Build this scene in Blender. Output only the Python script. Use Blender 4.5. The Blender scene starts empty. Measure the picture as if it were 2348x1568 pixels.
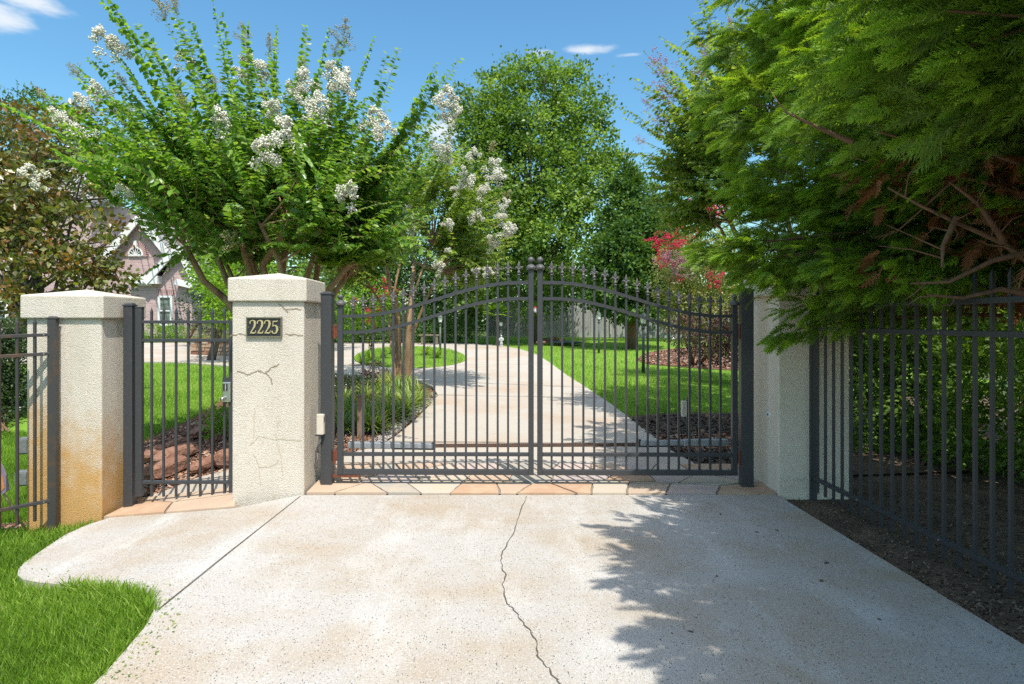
import bpy, math, random
import numpy as np
from mathutils import Vector, Matrix
from mathutils.geometry import delaunay_2d_cdt
rs = np.random.RandomState(7); random.seed(7)
S = bpy.context.scene; C = S.collection
# ------------------------------------------------------------------ camera, sky, sun
CX, F, HZ, H = 1173.5, 1400.0, 735.0, 1.6
TH = math.atan(53.5/1400); cT, sT = math.cos(TH), math.sin(TH)
cam = bpy.data.cameras.new('camera'); co = bpy.data.objects.new('camera', cam); C.objects.link(co)
co.location = (0, 0, H); co.rotation_euler = (math.pi/2, 0, -TH)
cam.sensor_width = 36; cam.lens = F*36/2347.0; cam.shift_y = -49/2347.0
cam.clip_start = .05; cam.clip_end = 2000
S.camera = co
EL, AZ = math.radians(61), math.radians(20)
SUN = Vector((math.sin(AZ)*math.cos(EL), -math.cos(AZ)*math.cos(EL), math.sin(EL)))
W = bpy.data.worlds.new('World'); S.world = W; W.use_nodes = True
nt = W.node_tree; nt.nodes.clear()
def N(nt, t, **k):
    n = nt.nodes.new(t)
    for a, b in k.items(): setattr(n, a, b)
    return n
sky = N(nt, 'ShaderNodeTexSky', sky_type='NISHITA', sun_disc=False)
sky.sun_elevation = EL; sky.sun_rotation = math.pi - AZ; sky.air_density = 1.25; sky.dust_density = .6; sky.ozone_density = 2.0
hsv = N(nt, 'ShaderNodeHueSaturation'); hsv.inputs['Saturation'].default_value = 1.0; hsv.inputs['Value'].default_value = 1.0
bg = N(nt, 'ShaderNodeBackground'); bg.inputs[1].default_value = .15
wo = N(nt, 'ShaderNodeOutputWorld'); L = nt.links.new
tc = N(nt, 'ShaderNodeTexCoord')
sz_ = N(nt, 'ShaderNodeSeparateXYZ'); L(tc.outputs['Generated'], sz_.inputs[0])
tr_ = N(nt, 'ShaderNodeValToRGB'); te = tr_.color_ramp.elements; te[0].position = 0.0; te[0].color = (.62, .72, .68, 1); te[1].position = .9; te[1].color = (2.15, 1.78, 1.42, 1)
for p_, c_ in ((.12, (.56, .74, .72, 1)), (.28, (.43, .68, .74, 1)), (.48, (.42, .68, .77, 1)), (.62, (1.8, 1.52, 1.25, 1))):
    e_ = te.new(p_); e_.color = c_
L(sz_.outputs[2], tr_.inputs[0]); tm_ = N(nt, 'ShaderNodeMix', data_type='RGBA', blend_type='MULTIPLY'); tm_.inputs[0].default_value = 1
L(sky.outputs[0], tm_.inputs[6]); L(tr_.outputs[0], tm_.inputs[7]); L(tm_.outputs[2], hsv.inputs['Color'])
def P(px, py, Z):
    a = (px-CX)/F*Z
    return Vector((a*cT+Z*sT, Z*cT-a*sT, H+(HZ-py)/F*Z))
# clouds: soft wisps at fixed directions of the sky
prev = hsv.outputs['Color']
nz = N(nt, 'ShaderNodeTexNoise'); nz.inputs['Scale'].default_value = 11; nz.inputs['Detail'].default_value = 7; nz.inputs['Roughness'].default_value = .62
mp = N(nt, 'ShaderNodeMapping'); mp.inputs['Scale'].default_value = (1, 1, 3.2)
L(tc.outputs['Generated'], mp.inputs[0]); L(mp.outputs[0], nz.inputs['Vector'])
acc = None
for px, py, wx, wy, st in [(0, 35, 85, 55, 1.7), (20, -15, 130, 50, 1.5), (105, 14, 34, 11, 1.2), (1350, 113, 100, 20, 1.15), (1240, 121, 70, 14, 1.0), (1440, 126, 60, 8, .9),
                           (1012, 297, 75, 42, 1.4), (890, 163, 45, 16, .95), (970, 153, 22, 4, .35), (1478, 250, 18, 14, .6), (1010, 320, 60, 24, .7),
                           (-900, 200, 200, 60, .8), (2900, 150, 260, 70, .8), (3300, -500, 300, 120, .7)]:
    d = (P(px, py, 1)-Vector((0, 0, H))); k = d.length; d.normalize()
    r = Vector((cT, -sT, 0)); u = Vector((0, 0, 1))
    sub = N(nt, 'ShaderNodeVectorMath', operation='SUBTRACT'); sub.inputs[1].default_value = d; L(tc.outputs['Generated'], sub.inputs[0])
    da = N(nt, 'ShaderNodeVectorMath', operation='DOT_PRODUCT'); da.inputs[1].default_value = r/(wx/F/k); L(sub.outputs[0], da.inputs[0])
    db = N(nt, 'ShaderNodeVectorMath', operation='DOT_PRODUCT'); db.inputs[1].default_value = u/(wy/F/k); L(sub.outputs[0], db.inputs[0])
    dc = N(nt, 'ShaderNodeVectorMath', operation='DOT_PRODUCT'); dc.inputs[1].default_value = d; L(tc.outputs['Generated'], dc.inputs[0])
    cxyz = N(nt, 'ShaderNodeCombineXYZ'); L(da.outputs['Value'], cxyz.inputs[0]); L(db.outputs['Value'], cxyz.inputs[1])
    ln = N(nt, 'ShaderNodeVectorMath', operation='LENGTH'); L(cxyz.outputs[0], ln.inputs[0])
    mr = N(nt, 'ShaderNodeMapRange', interpolation_type='SMOOTHSTEP'); mr.inputs[1].default_value = 1.25; mr.inputs[2].default_value = 0.0; mr.inputs[3].default_value = 0; mr.inputs[4].default_value = st
    L(ln.outputs['Value'], mr.inputs[0])
    gt = N(nt, 'ShaderNodeMath', operation='GREATER_THAN'); gt.inputs[1].default_value = .3; L(dc.outputs['Value'], gt.inputs[0])
    mu = N(nt, 'ShaderNodeMath', operation='MULTIPLY'); L(mr.outputs[0], mu.inputs[0]); L(gt.outputs[0], mu.inputs[1])
    if acc is None: acc = mu.outputs[0]
    else:
        mx = N(nt, 'ShaderNodeMath', operation='MAXIMUM'); L(acc, mx.inputs[0]); L(mu.outputs[0], mx.inputs[1]); acc = mx.outputs[0]
ad = N(nt, 'ShaderNodeMath', operation='MULTIPLY_ADD'); ad.inputs[1].default_value = 2.4; L(nz.outputs[0], ad.inputs[0]); ad.inputs[2].default_value = -1.85
sm = N(nt, 'ShaderNodeMath', operation='ADD'); L(acc, sm.inputs[0]); L(ad.outputs[0], sm.inputs[1])
cr = N(nt, 'ShaderNodeMapRange', interpolation_type='SMOOTHSTEP'); cr.inputs[1].default_value = -.1; cr.inputs[2].default_value = .9; cr.inputs[4].default_value = .9
L(sm.outputs[0], cr.inputs[0])
mixc = N(nt, 'ShaderNodeMix', data_type='RGBA'); mixc.inputs[7].default_value = (3.6, 3.8, 4.0, 1)
L(cr.outputs[0], mixc.inputs[0]); L(prev, mixc.inputs[6]); L(mixc.outputs[2], bg.inputs[0]); L(bg.outputs[0], wo.inputs[0])
sl = bpy.data.lights.new('sun', 'SUN'); sl.energy = 3.45; sl.angle = math.radians(.5); sl.color = (1, .955, .88)
so = bpy.data.objects.new('sun', sl); C.objects.link(so); so.rotation_euler = SUN.to_track_quat('Z', 'Y').to_euler(); so.location = (3, -6, 12)
S.view_settings.view_transform = 'Standard'; S.view_settings.look = 'None'; S.view_settings.exposure = 0.78; S.view_settings.gamma = 1
S.render.engine = 'CYCLES'
S.cycles.use_denoising = False; S.cycles.sample_clamp_indirect = 4; S.cycles.max_bounces = 7; S.cycles.transparent_max_bounces = 8; S.cycles.diffuse_bounces = 4

# ------------------------------------------------------------------ terrain
def sstep(t):
    t = np.clip(t, 0, 1); return t*t*(3-2*t)
def zf(x, y):
    x = np.asarray(x, float); y = np.asarray(y, float)
    left = -np.clip(-1.8-x, 0, 6)*.13*(1-sstep((y-6.5)/7))
    t = y-6; back = .022*(np.sqrt(t*t+1)+t-.16)/2
    back = np.where(y > 44, .022*38, np.clip(back, 0, None))
    return left+back
def G(px, py, off=0.0):
    Z = F*H/(py-HZ)
    for _ in range(60):
        p = P(px, py, Z); z = float(zf(p.x, p.y))+off
        Z = .5*Z+.5*F*(H-z)/(py-HZ)
    return P(px, py, Z)
def depth(p): return p[0]*sT+p[1]*cT

# ------------------------------------------------------------------ helpers
def tag(o, label=None, cat=None, group=None, kind=None):
    if label: o['label'] = label
    if cat: o['category'] = cat
    if group: o['group'] = group
    if kind: o['kind'] = kind
    return o
def root(name, loc, label, cat, group=None, kind='thing'):
    o = bpy.data.objects.new(name, None); C.objects.link(o); o.location = loc; o.empty_display_size = .1
    return tag(o, label, cat, group, kind)
def org(o):
    v = Vector((0, 0, 0))
    while o is not None: v = v+o.location; o = o.parent
    return v
def link(name, me, mat, parent=None):
    o = bpy.data.objects.new(name, me); C.objects.link(o)
    if mat is not None:
        for m in (mat if isinstance(mat, (list, tuple)) else [mat]): me.materials.append(m)
    if parent is not None: o.parent = parent
    return o
def rot_to(d, up=Vector((0, 0, 1))):
    z = Vector(d).normalized(); up = Vector(up)
    if abs(z.dot(up.normalized())) > .98: up = Vector((0, 1, 0))
    x = up.cross(z).normalized(); y = z.cross(x)
    return x, y, z
class MB:
    def __init__(s): s.v = []; s.f = []
    def add(s, vs, fs):
        n = len(s.v); s.v += [tuple(v) for v in vs]; s.f += [tuple(i+n for i in f) for f in fs]; return s
    def box(s, c, sz, ang=0, tap=1.0):
        x, y, z = [q/2 for q in sz]; ca, sa = math.cos(ang), math.sin(ang); vs = []
        for k in (-1, 1):
            t = tap if k > 0 else 1
            for i, j in ((-1, -1), (1, -1), (1, 1), (-1, 1)):
                a, b = i*x*t, j*y*t
                vs.append((c[0]+a*ca-b*sa, c[1]+a*sa+b*ca, c[2]+k*z))
        return s.add(vs, [(3, 2, 1, 0), (4, 5, 6, 7), (0, 1, 5, 4), (1, 2, 6, 5), (2, 3, 7, 6), (3, 0, 4, 7)])
    def bar(s, p0, p1, w, h, side=None):
        p0, p1 = Vector(p0), Vector(p1); d = (p1-p0).normalized()
        a = Vector(side).normalized() if side is not None else rot_to(d)[0]
        b = d.cross(a).normalized(); vs = []
        for p in (p0, p1):
            for i, j in ((-1, -1), (1, -1), (1, 1), (-1, 1)): vs.append(p+a*(i*w/2)+b*(j*h/2))
        return s.add(vs, [(3, 2, 1, 0), (4, 5, 6, 7), (0, 1, 5, 4), (1, 2, 6, 5), (2, 3, 7, 6), (3, 0, 4, 7)])
    def tube(s, pts, rad, n=8, cap=True):
        pts = [Vector(p) for p in pts]; m = len(pts)
        if not hasattr(rad, '__len__'): rad = [rad]*m
        vs, fs = [], []; prevx = None
        for i, p in enumerate(pts):
            d = (pts[min(i+1, m-1)]-pts[max(i-1, 0)]).normalized()
            if prevx is None: x = rot_to(d)[0]
            else:
                x = prevx-d*prevx.dot(d); x = x.normalized() if x.length > 1e-5 else rot_to(d)[0]
            prevx = x; y = d.cross(x)
            for k in range(n):
                a = 2*math.pi*k/n; vs.append(p+(x*math.cos(a)+y*math.sin(a))*rad[i])
        for i in range(m-1):
            for k in range(n):
                k2 = (k+1) % n; fs.append((i*n+k, i*n+k2, (i+1)*n+k2, (i+1)*n+k))
        if cap: fs.append(tuple(range(n-1, -1, -1))); fs.append(tuple((m-1)*n+k for k in range(n)))
        return s.add(vs, fs)
    def lathe(s, c, prof, n=12, sy=1.0, sq=False, ang=0):
        c = Vector(c); vs, fs = [], []
        for r, z in prof:
            for k in range(n):
                a = 2*math.pi*(k+.5)/n+ang; vs.append(c+Vector((r*math.cos(a), r*math.sin(a)*sy, z)))
        for i in range(len(prof)-1):
            for k in range(n):
                k2 = (k+1) % n; fs.append((i*n+k, i*n+k2, (i+1)*n+k2, (i+1)*n+k))
        fs.append(tuple(range(n-1, -1, -1))); fs.append(tuple((len(prof)-1)*n+k for k in range(n)))
        return s.add(vs, fs)
    def prism(s, poly, vec):
        n = len(poly); poly = [Vector(p) for p in poly]; vec = Vector(vec)
        vs = poly+[p+vec for p in poly]
        return s.add(vs, [tuple(range(n-1, -1, -1)), tuple(range(n, 2*n))]+[(i, (i+1) % n, n+(i+1) % n, n+i) for i in range(n)])
    def build(s, name, mat, parent=None, smooth=False, bevel=0, seg=2):
        o0 = org(parent) if parent is not None else Vector((0, 0, 0))
        me = bpy.data.meshes.new(name); me.from_pydata([(v[0]-o0.x, v[1]-o0.y, v[2]-o0.z) for v in s.v], [], s.f); me.update()
        if smooth: me.polygons.foreach_set('use_smooth', [True]*len(me.polygons))
        o = link(name, me, mat, parent)
        import bmesh
        b = bmesh.new(); b.from_mesh(me); bmesh.ops.recalc_face_normals(b, faces=b.faces); b.to_mesh(me); b.free()
        if bevel:
            m = o.modifiers.new('bevel', 'BEVEL'); m.width = bevel; m.segments = seg; m.limit_method = 'ANGLE'
        return o
def np_mesh(name, V, Fc, mat, parent=None, rnd=None, smooth=False):
    V = np.asarray(V, np.float32)
    if parent is not None: V = V-np.array(org(parent), np.float32)
    Fc = np.asarray(Fc, np.int32); k = Fc.shape[1]
    me = bpy.data.meshes.new(name); me.vertices.add(len(V)); me.vertices.foreach_set('co', V.ravel())
    me.loops.add(Fc.size); me.loops.foreach_set('vertex_index', Fc.ravel())
    me.polygons.add(len(Fc)); me.polygons.foreach_set('loop_start', np.arange(0, Fc.size, k, dtype=np.int32))
    me.update(calc_edges=True)
    if smooth: me.polygons.foreach_set('use_smooth', np.ones(len(Fc), bool))
    if rnd is not None:
        a = me.attributes.new('rnd', 'FLOAT', 'POINT'); a.data.foreach_set('value', np.asarray(rnd, np.float32))
    me.validate()
    return link(name, me, mat, parent)
def nrmz(a): return a/np.maximum(np.linalg.norm(a, axis=-1, keepdims=True), 1e-9)
def scatter(T, loc, yd, nm, sc, rnd=None):
    """replicates template T=(verts, tris) at loc, pointing along yd with normal about nm"""
    tv, tf = T; loc = np.asarray(loc, float); n = len(loc)
    y = nrmz(np.asarray(yd, float)); x = nrmz(np.cross(y, nm)); z = np.cross(x, y)
    sc = np.asarray(sc, float).reshape(-1, 1, 1) if np.ndim(sc) == 1 else sc
    V = loc[:, None, :]+sc*(tv[None, :, 0:1]*x[:, None]+tv[None, :, 1:2]*y[:, None]+tv[None, :, 2:3]*z[:, None])
    Fc = tf[None]+(np.arange(n)*len(tv))[:, None, None]
    r = rs.rand(n) if rnd is None else rnd
    return V.reshape(-1, 3), Fc.reshape(-1, tf.shape[1]), np.repeat(r, len(tv))
def cat(parts):
    Vs, Fs, Rs, o = [], [], [], 0
    for v, f, r in parts: Vs.append(v); Fs.append(f+o); Rs.append(r); o += len(v)
    return np.concatenate(Vs), np.concatenate(Fs), np.concatenate(Rs)
LEAF = (np.array([(0, 0, 0), (.3, .42, .06), (0, 1, -.08), (-.3, .42, .06)], float), np.array([(0, 1, 2), (0, 2, 3)]))
WIDE = (np.array([(0, 0, 0), (.42, .45, .1), (0, 1, -.1), (-.42, .45, .1)], float), np.array([(0, 1, 2), (0, 2, 3)]))
OVAL = (np.array([(0, 0, 0), (.24, .22, .05), (.27, .6, .04), (0, 1, -.1), (-.27, .6, .04), (-.24, .22, .05), (0, .45, -.02)], float),
        np.array([(0, 1, 6), (1, 2, 6), (2, 3, 6), (3, 4, 6), (4, 5, 6), (5, 0, 6)]))
BLADE = (np.array([(-.035, 0, 0), (.035, 0, 0), (.028, .55, .06), (-.028, .55, .06), (0, 1, .28)], float), np.array([(0, 1, 2), (0, 2, 3), (3, 2, 4)]))
BLADE1 = (np.array([(-.05, 0, 0), (.05, 0, 0), (.0, 1, .2)], float), np.array([(0, 1, 2)]))

# ------------------------------------------------------------------ materials
def mat(name, col, rough=.6, metal=0, spec=.5, noise=(), bump=None, coat=0, extra=None):
    """noise: (scale, colour, lo, hi, strength[, (sx,sy,sz)]) layers mixed over the base by a noise mask"""
    m = bpy.data.materials.new(name); m.use_nodes = True; nt = m.node_tree; b = nt.nodes['Principled BSDF']; L = nt.links.new
    b.inputs['Roughness'].default_value = rough; b.inputs['Metallic'].default_value = metal; b.inputs['Specular IOR Level'].default_value = spec
    tcn = N(nt, 'ShaderNodeTexCoord'); b.inputs['Base Color'].default_value = (*col, 1)
    if coat: b.inputs['Coat Weight'].default_value = coat
    rgb = N(nt, 'ShaderNodeRGB'); rgb.outputs[0].default_value = (*col, 1); cur = rgb.outputs[0]
    for l in noise:
        sc, c, lo, hi, st = l[:5]
        t = N(nt, 'ShaderNodeTexNoise'); t.inputs['Scale'].default_value = sc; t.inputs['Detail'].default_value = 5; t.inputs['Roughness'].default_value = .6
        if len(l) > 5:
            mp = N(nt, 'ShaderNodeMapping'); mp.inputs['Scale'].default_value = l[5]; L(tcn.outputs['Object'], mp.inputs[0]); L(mp.outputs[0], t.inputs['Vector'])
        else: L(tcn.outputs['Object'], t.inputs['Vector'])
        r = N(nt, 'ShaderNodeMapRange'); r.inputs[1].default_value = lo; r.inputs[2].default_value = hi; r.inputs[4].default_value = st
        L(t.outputs[0], r.inputs[0]); x = N(nt, 'ShaderNodeMix', data_type='RGBA'); x.inputs[7].default_value = (*c, 1)
        L(r.outputs[0], x.inputs[0]); L(cur, x.inputs[6]); cur = x.outputs[2]
    if extra: cur = extra(nt, tcn, cur, L)
    L(cur, b.inputs['Base Color'])
    if bump:
        t = N(nt, 'ShaderNodeTexNoise'); t.inputs['Scale'].default_value = bump[0]; t.inputs['Detail'].default_value = 4; L(tcn.outputs['Object'], t.inputs['Vector'])
        q = N(nt, 'ShaderNodeBump'); q.inputs['Strength'].default_value = bump[1]; q.inputs['Distance'].default_value = bump[2]
        L(t.outputs[0], q.inputs['Height']); L(q.outputs[0], b.inputs['Normal'])
    return m
def leafmat(name, cols, trans=.35, rough=.42, spec=.4, tcol=None):
    m = bpy.data.materials.new(name); m.use_nodes = True; nt = m.node_tree; L = nt.links.new; b = nt.nodes['Principled BSDF']
    at = N(nt, 'ShaderNodeAttribute'); at.attribute_name = 'rnd'
    r = N(nt, 'ShaderNodeValToRGB'); e = r.color_ramp.elements
    while len(e) < len(cols): e.new(.5)
    for i, c in enumerate(cols):
        e[i].position = i/(len(cols)-1); e[i].color = (*c, 1)
    L(at.outputs['Fac'], r.inputs[0]); L(r.outputs[0], b.inputs['Base Color'])
    b.inputs['Roughness'].default_value = rough; b.inputs['Specular IOR Level'].default_value = spec
    if trans:
        t = N(nt, 'ShaderNodeBsdfTranslucent'); mx = N(nt, 'ShaderNodeMixShader'); mx.inputs[0].default_value = trans
        g = N(nt, 'ShaderNodeMix', data_type='RGBA', blend_type='MULTIPLY'); g.inputs[0].default_value = 1; g.inputs[7].default_value = (*(tcol or (1.9, 1.7, .5)), 1)
        L(r.outputs[0], g.inputs[6]); L(g.outputs[2], t.inputs[0])
        out = nt.nodes['Material Output']; L(b.outputs[0], mx.inputs[1]); L(t.outputs[0], mx.inputs[2]); L(mx.outputs[0], out.inputs[0])
    return m
def speck(scale, col, thr, st, seedv=0.0, fine=True):
    def f(nt, tcn, cur, L):
        mp = N(nt, 'ShaderNodeMapping'); mp.inputs['Location'].default_value = (seedv, seedv*.7, 0); mp.inputs['Scale'].default_value = (1, .62, 1)
        v = N(nt, 'ShaderNodeTexVoronoi'); v.inputs['Scale'].default_value = scale; v.inputs['Randomness'].default_value = 1
        L(tcn.outputs['Object'], mp.inputs[0]); L(mp.outputs[0], v.inputs['Vector'])
        sp = N(nt, 'ShaderNodeSeparateColor'); L(v.outputs['Color'], sp.inputs[0])
        g = N(nt, 'ShaderNodeMath', operation='GREATER_THAN'); g.inputs[1].default_value = thr; L(sp.outputs[0], g.inputs[0])
        d = N(nt, 'ShaderNodeMath', operation='LESS_THAN'); d.inputs[1].default_value = .27; L(v.outputs['Distance'], d.inputs[0])
        mu = N(nt, 'ShaderNodeMath', operation='MULTIPLY'); L(g.outputs[0], mu.inputs[0]); L(d.outputs[0], mu.inputs[1])
        m2 = N(nt, 'ShaderNodeMath', operation='MULTIPLY'); m2.inputs[1].default_value = st; L(mu.outputs[0], m2.inputs[0])
        x = N(nt, 'ShaderNodeMix', data_type='RGBA'); x.inputs[7].default_value = (*col, 1); L(m2.outputs[0], x.inputs[0]); L(cur, x.inputs[6])
        return x.outputs[2]
    return f
def chain(*fs):
    def f(nt, tcn, cur, L):
        for g in fs: cur = g(nt, tcn, cur, L)
        return cur
    return f
M = {}
M['concrete'] = mat('concrete', (.41, .388, .352), .85, spec=.25, noise=[(1.0, (.35, .275, .185), .42, .64, .8, (1, 1.3, 1)), (2.3, (.54, .53, .50), .5, .7, .7, (1, .35, 1)),
                    (4.2, (.37, .31, .23), .55, .8, .5, (.6, 1.6, 1)), (150, (.26, .22, .17), .50, .66, .75), (85, (.58, .57, .54), .52, .7, .6), (45, (.33, .28, .22), .52, .7, .4)], bump=(160, .35, .004),
                    extra=chain(speck(80, (.06, .065, .07), .80, .85), speck(125, (.12, .10, .08), .62, .75, 3.3), speck(150, (.7, .7, .68), .8, .6, 7.1)))
M['concrete_far'] = mat('concrete_far', (.43, .39, .33), .85, spec=.25, noise=[(.6, (.40, .29, .20), .46, .68, .8), (3, (.40, .35, .29), .5, .8, .5), (60, (.36, .33, .29), .5, .75, .5)], bump=(120, .2, .003), extra=speck(60, (.2, .18, .16), .85, .5))
M['crackm'] = mat('crackm', (.10, .085, .065), .95, spec=.05)
def stain(nt, tcn, cur, L):
    s = N(nt, 'ShaderNodeSeparateXYZ'); L(tcn.outputs['Object'], s.inputs[0])
    t = N(nt, 'ShaderNodeTexNoise'); t.inputs['Scale'].default_value = 4.5; t.inputs['Detail'].default_value = 8; t.inputs['Roughness'].default_value = .65; L(tcn.outputs['Object'], t.inputs['Vector'])
    a = N(nt, 'ShaderNodeMath', operation='MULTIPLY_ADD'); a.inputs[1].default_value = 1.7; L(t.outputs[0], a.inputs[0]); L(s.outputs[2], a.inputs[2])
    xx = N(nt, 'ShaderNodeMath', operation='MULTIPLY_ADD'); xx.inputs[1].default_value = .5; L(s.outputs[0], xx.inputs[0]); L(a.outputs[0], xx.inputs[2])
    r = N(nt, 'ShaderNodeMapRange', interpolation_type='SMOOTHSTEP'); r.inputs[1].default_value = 2.1; r.inputs[2].default_value = 1.1; r.inputs[4].default_value = .95; L(xx.outputs[0], r.inputs[0])
    x = N(nt, 'ShaderNodeMix', data_type='RGBA'); x.inputs[7].default_value = (.50, .285, .095, 1); L(r.outputs[0], x.inputs[0]); L(cur, x.inputs[6])
    return x.outputs[2]
SB = [(3.5, (.40, .35, .28), .5, .75, .4, (1, 1, .18)), (14, (.56, .48, .375), .45, .75, .5), (110, (.40, .34, .26), .50, .66, .7), (5, (.57, .52, .44), .5, .8, .5)]
M['stucco'] = mat('stucco', (.65, .59, .50), .9, spec=.15, noise=SB, bump=(130, 1.0, .009))
M['stucco_stained'] = mat('stucco_stained', (.65, .59, .50), .9, spec=.15, noise=SB, bump=(130, 1.0, .009), extra=stain)
M['stucco_smooth_lifted'] = mat('stucco_smooth_lifted', (.72, .62, .50), .9, spec=.15, noise=[(9, (.62, .53, .42), .45, .75, .5), (4, (.55, .46, .36), .5, .75, .5, (1, 1, .2)), (90, (.60, .52, .42), .5, .7, .3)], bump=(95, .4, .006))  # smooth stucco; base colour raised to stand in for fill light in shade
M['metal'] = mat('metal', (.042, .043, .047), .42, spec=.5, noise=[(35, (.06, .06, .062), .55, .72, .8), (160, (.12, .115, .11), .68, .76, .6)], bump=(60, .15, .002))
M['metal_worn'] = mat('metal_worn', (.045, .042, .042), .45, spec=.5, noise=[(6, (.10, .055, .028), .5, .68, .8), (140, (.3, .25, .2), .68, .74, .7)], bump=(60, .25, .002))
M['casting'] = mat('casting', (.075, .072, .07), .5, spec=.5, noise=[(70, (.16, .15, .14), .5, .7, .8)])
M['rust'] = mat('rust', (.16, .055, .032), .85, spec=.2, noise=[(30, (.05, .035, .03), .5, .65, .8), (60, (.35, .16, .09), .6, .75, .6)], bump=(80, .5, .004))
M['drainm'] = mat('drainm', (.11, .065, .045), .85, spec=.2, noise=[(9, (.055, .04, .033), .45, .65, .8), (30, (.22, .12, .08), .55, .7, .7)])
M['alum'] = mat('alum', (.40, .41, .43), .4, metal=.5, noise=[(4, (.3, .31, .33), .5, .75, .4)])
M['steel'] = mat('steel', (.55, .55, .54), .3, metal=.9)
M['beige_box'] = mat('beige_box', (.56, .51, .42), .5, noise=[(25, (.45, .40, .33), .5, .75, .4)])
M['grey_box'] = mat('grey_box', (.13, .135, .14), .5, noise=[(25, (.3, .31, .32), .5, .75, .4)])
M['dark_plastic'] = mat('dark_plastic', (.03, .03, .032), .45)
M['white'] = mat('white', (.74, .73, .70), .5, noise=[(8, (.62, .61, .58), .5, .75, .5)])
M['white_statue'] = mat('white_statue', (.42, .42, .42), .7)
M['brass'] = mat('brass', (.52, .44, .22), .42, metal=.35, noise=[(60, (.36, .32, .2), .5, .7, .6)])
M['plaque'] = mat('plaque', (.022, .022, .024), .5)
M['plaque_rim'] = mat('plaque_rim', (.19, .18, .11), .5, metal=.3, noise=[(40, (.10, .11, .09), .5, .7, .7)])
M['flag'] = None
def facecol(name, cols, rough=.85, nsc=6, ncol=(.35, .30, .24), bmp=(40, .3, .006), const=True):
    m = mat(name, cols[0], rough, spec=.25, bump=bmp)
    nt = m.node_tree; L = nt.links.new; b = nt.nodes['Principled BSDF']
    at = N(nt, 'ShaderNodeAttribute'); at.attribute_name = 'rnd'; r = N(nt, 'ShaderNodeValToRGB'); r.color_ramp.interpolation = 'CONSTANT' if const else 'LINEAR'; e = r.color_ramp.elements
    while len(e) < len(cols): e.new(.5)
    for i, c in enumerate(cols): e[i].position = i/len(cols); e[i].color = (*c, 1)
    L(at.outputs['Fac'], r.inputs[0])
    tcn = N(nt, 'ShaderNodeTexCoord'); t = N(nt, 'ShaderNodeTexNoise'); t.inputs['Scale'].default_value = nsc; t.inputs['Detail'].default_value = 6; t.inputs['Distortion'].default_value = .8; L(tcn.outputs['Object'], t.inputs['Vector'])
    q = N(nt, 'ShaderNodeMapRange'); q.inputs[1].default_value = .45; q.inputs[2].default_value = .75; q.inputs[4].default_value = .7; L(t.outputs[0], q.inputs[0])
    x = N(nt, 'ShaderNodeMix', data_type='RGBA'); x.inputs[7].default_value = (*ncol, 1); L(q.outputs[0], x.inputs[0]); L(r.outputs[0], x.inputs[6]); L(x.outputs[2], b.inputs['Base Color'])
    return m
M['flag'] = facecol('flag', [(.44, .34, .25), (.43, .28, .18), (.47, .40, .32), (.40, .34, .31), (.46, .35, .26), (.36, .33, .28), (.45, .36, .32), (.45, .33, .24)], nsc=5, ncol=(.52, .40, .27))
M['mortar'] = mat('mortar', (.22, .19, .15), .95, noise=[(30, (.12, .10, .08), .5, .7, .7)])
M['soil'] = mat('soil', (.155, .112, .076), .97, spec=.1, noise=[(4, (.055, .04, .03), .4, .7, .8), (35, (.17, .12, .085), .52, .72, .8), (9, (.16, .075, .05), .58, .74, .5)], bump=(30, .9, .04))
M['mulchbase'] = mat('mulchbase', (.13, .07, .045), .97, spec=.1, noise=[(9, (.22, .12, .07), .4, .7, .8), (50, (.05, .035, .03), .5, .7, .8)], bump=(40, .9, .03))
M['grassbase'] = mat('grassbase', (.085, .15, .02), .95, spec=.1, noise=[(1.5, (.08, .16, .02), .45, .7, .7), (25, (.03, .07, .012), .5, .7, .7)], bump=(60, .6, .03))
M['grassfar'] = mat('grassfar', (.15, .28, .03), .95, spec=.1, noise=[(.6, (.20, .32, .05), .45, .7, .7), (8, (.09, .19, .02), .5, .72, .7), (3, (.24, .31, .07), .58, .75, .5)], bump=(30, .6, .05))
M['ground'] = mat('ground', (.06, .09, .025), .97, spec=.1, noise=[(.5, (.09, .08, .05), .5, .7, .6)])
M['bark_crape'] = mat('bark_crape', (.30, .19, .105), .75, spec=.25, noise=[(7, (.40, .28, .17), .45, .62, .8, (1, 1, .3)), (11, (.16, .075, .045), .52, .68, .8, (1, 1, .25)), (40, (.12, .07, .045), .56, .75, .6, (1, 1, .3))], bump=(30, .5, .012))
M['bark_grey'] = mat('bark_grey', (.16, .13, .105), .9, spec=.1, noise=[(14, (.08, .065, .055), .45, .7, .8, (1, 1, .3)), (30, (.24, .2, .17), .55, .75, .6, (1, 1, .4))], bump=(25, .7, .02))
M['bark_red'] = mat('bark_red', (.20, .115, .075), .9, spec=.1, noise=[(16, (.10, .06, .045), .45, .7, .8, (1, 1, .3))], bump=(25, .6, .015))
M['wood_fence'] = mat('wood_fence', (.36, .36, .35), .9, spec=.1, noise=[(4, (.24, .25, .25), .45, .7, .8, (1, 1, .12)), (20, (.18, .18, .17), .55, .75, .6, (1, 1, .1))])
M['stake'] = mat('stake', (.42, .36, .20), .7, noise=[(12, (.3, .25, .15), .5, .7, .6, (1, 1, .2))])
M['post_brown'] = mat('post_brown', (.19, .12, .085), .8, noise=[(60, (.30, .22, .17), .5, .65, .8), (5, (.25, .10, .05), .5, .7, .6)])
M['lamp_green'] = mat('lamp_green', (.055, .075, .06), .5, noise=[(10, (.10, .12, .10), .5, .7, .5)])
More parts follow.
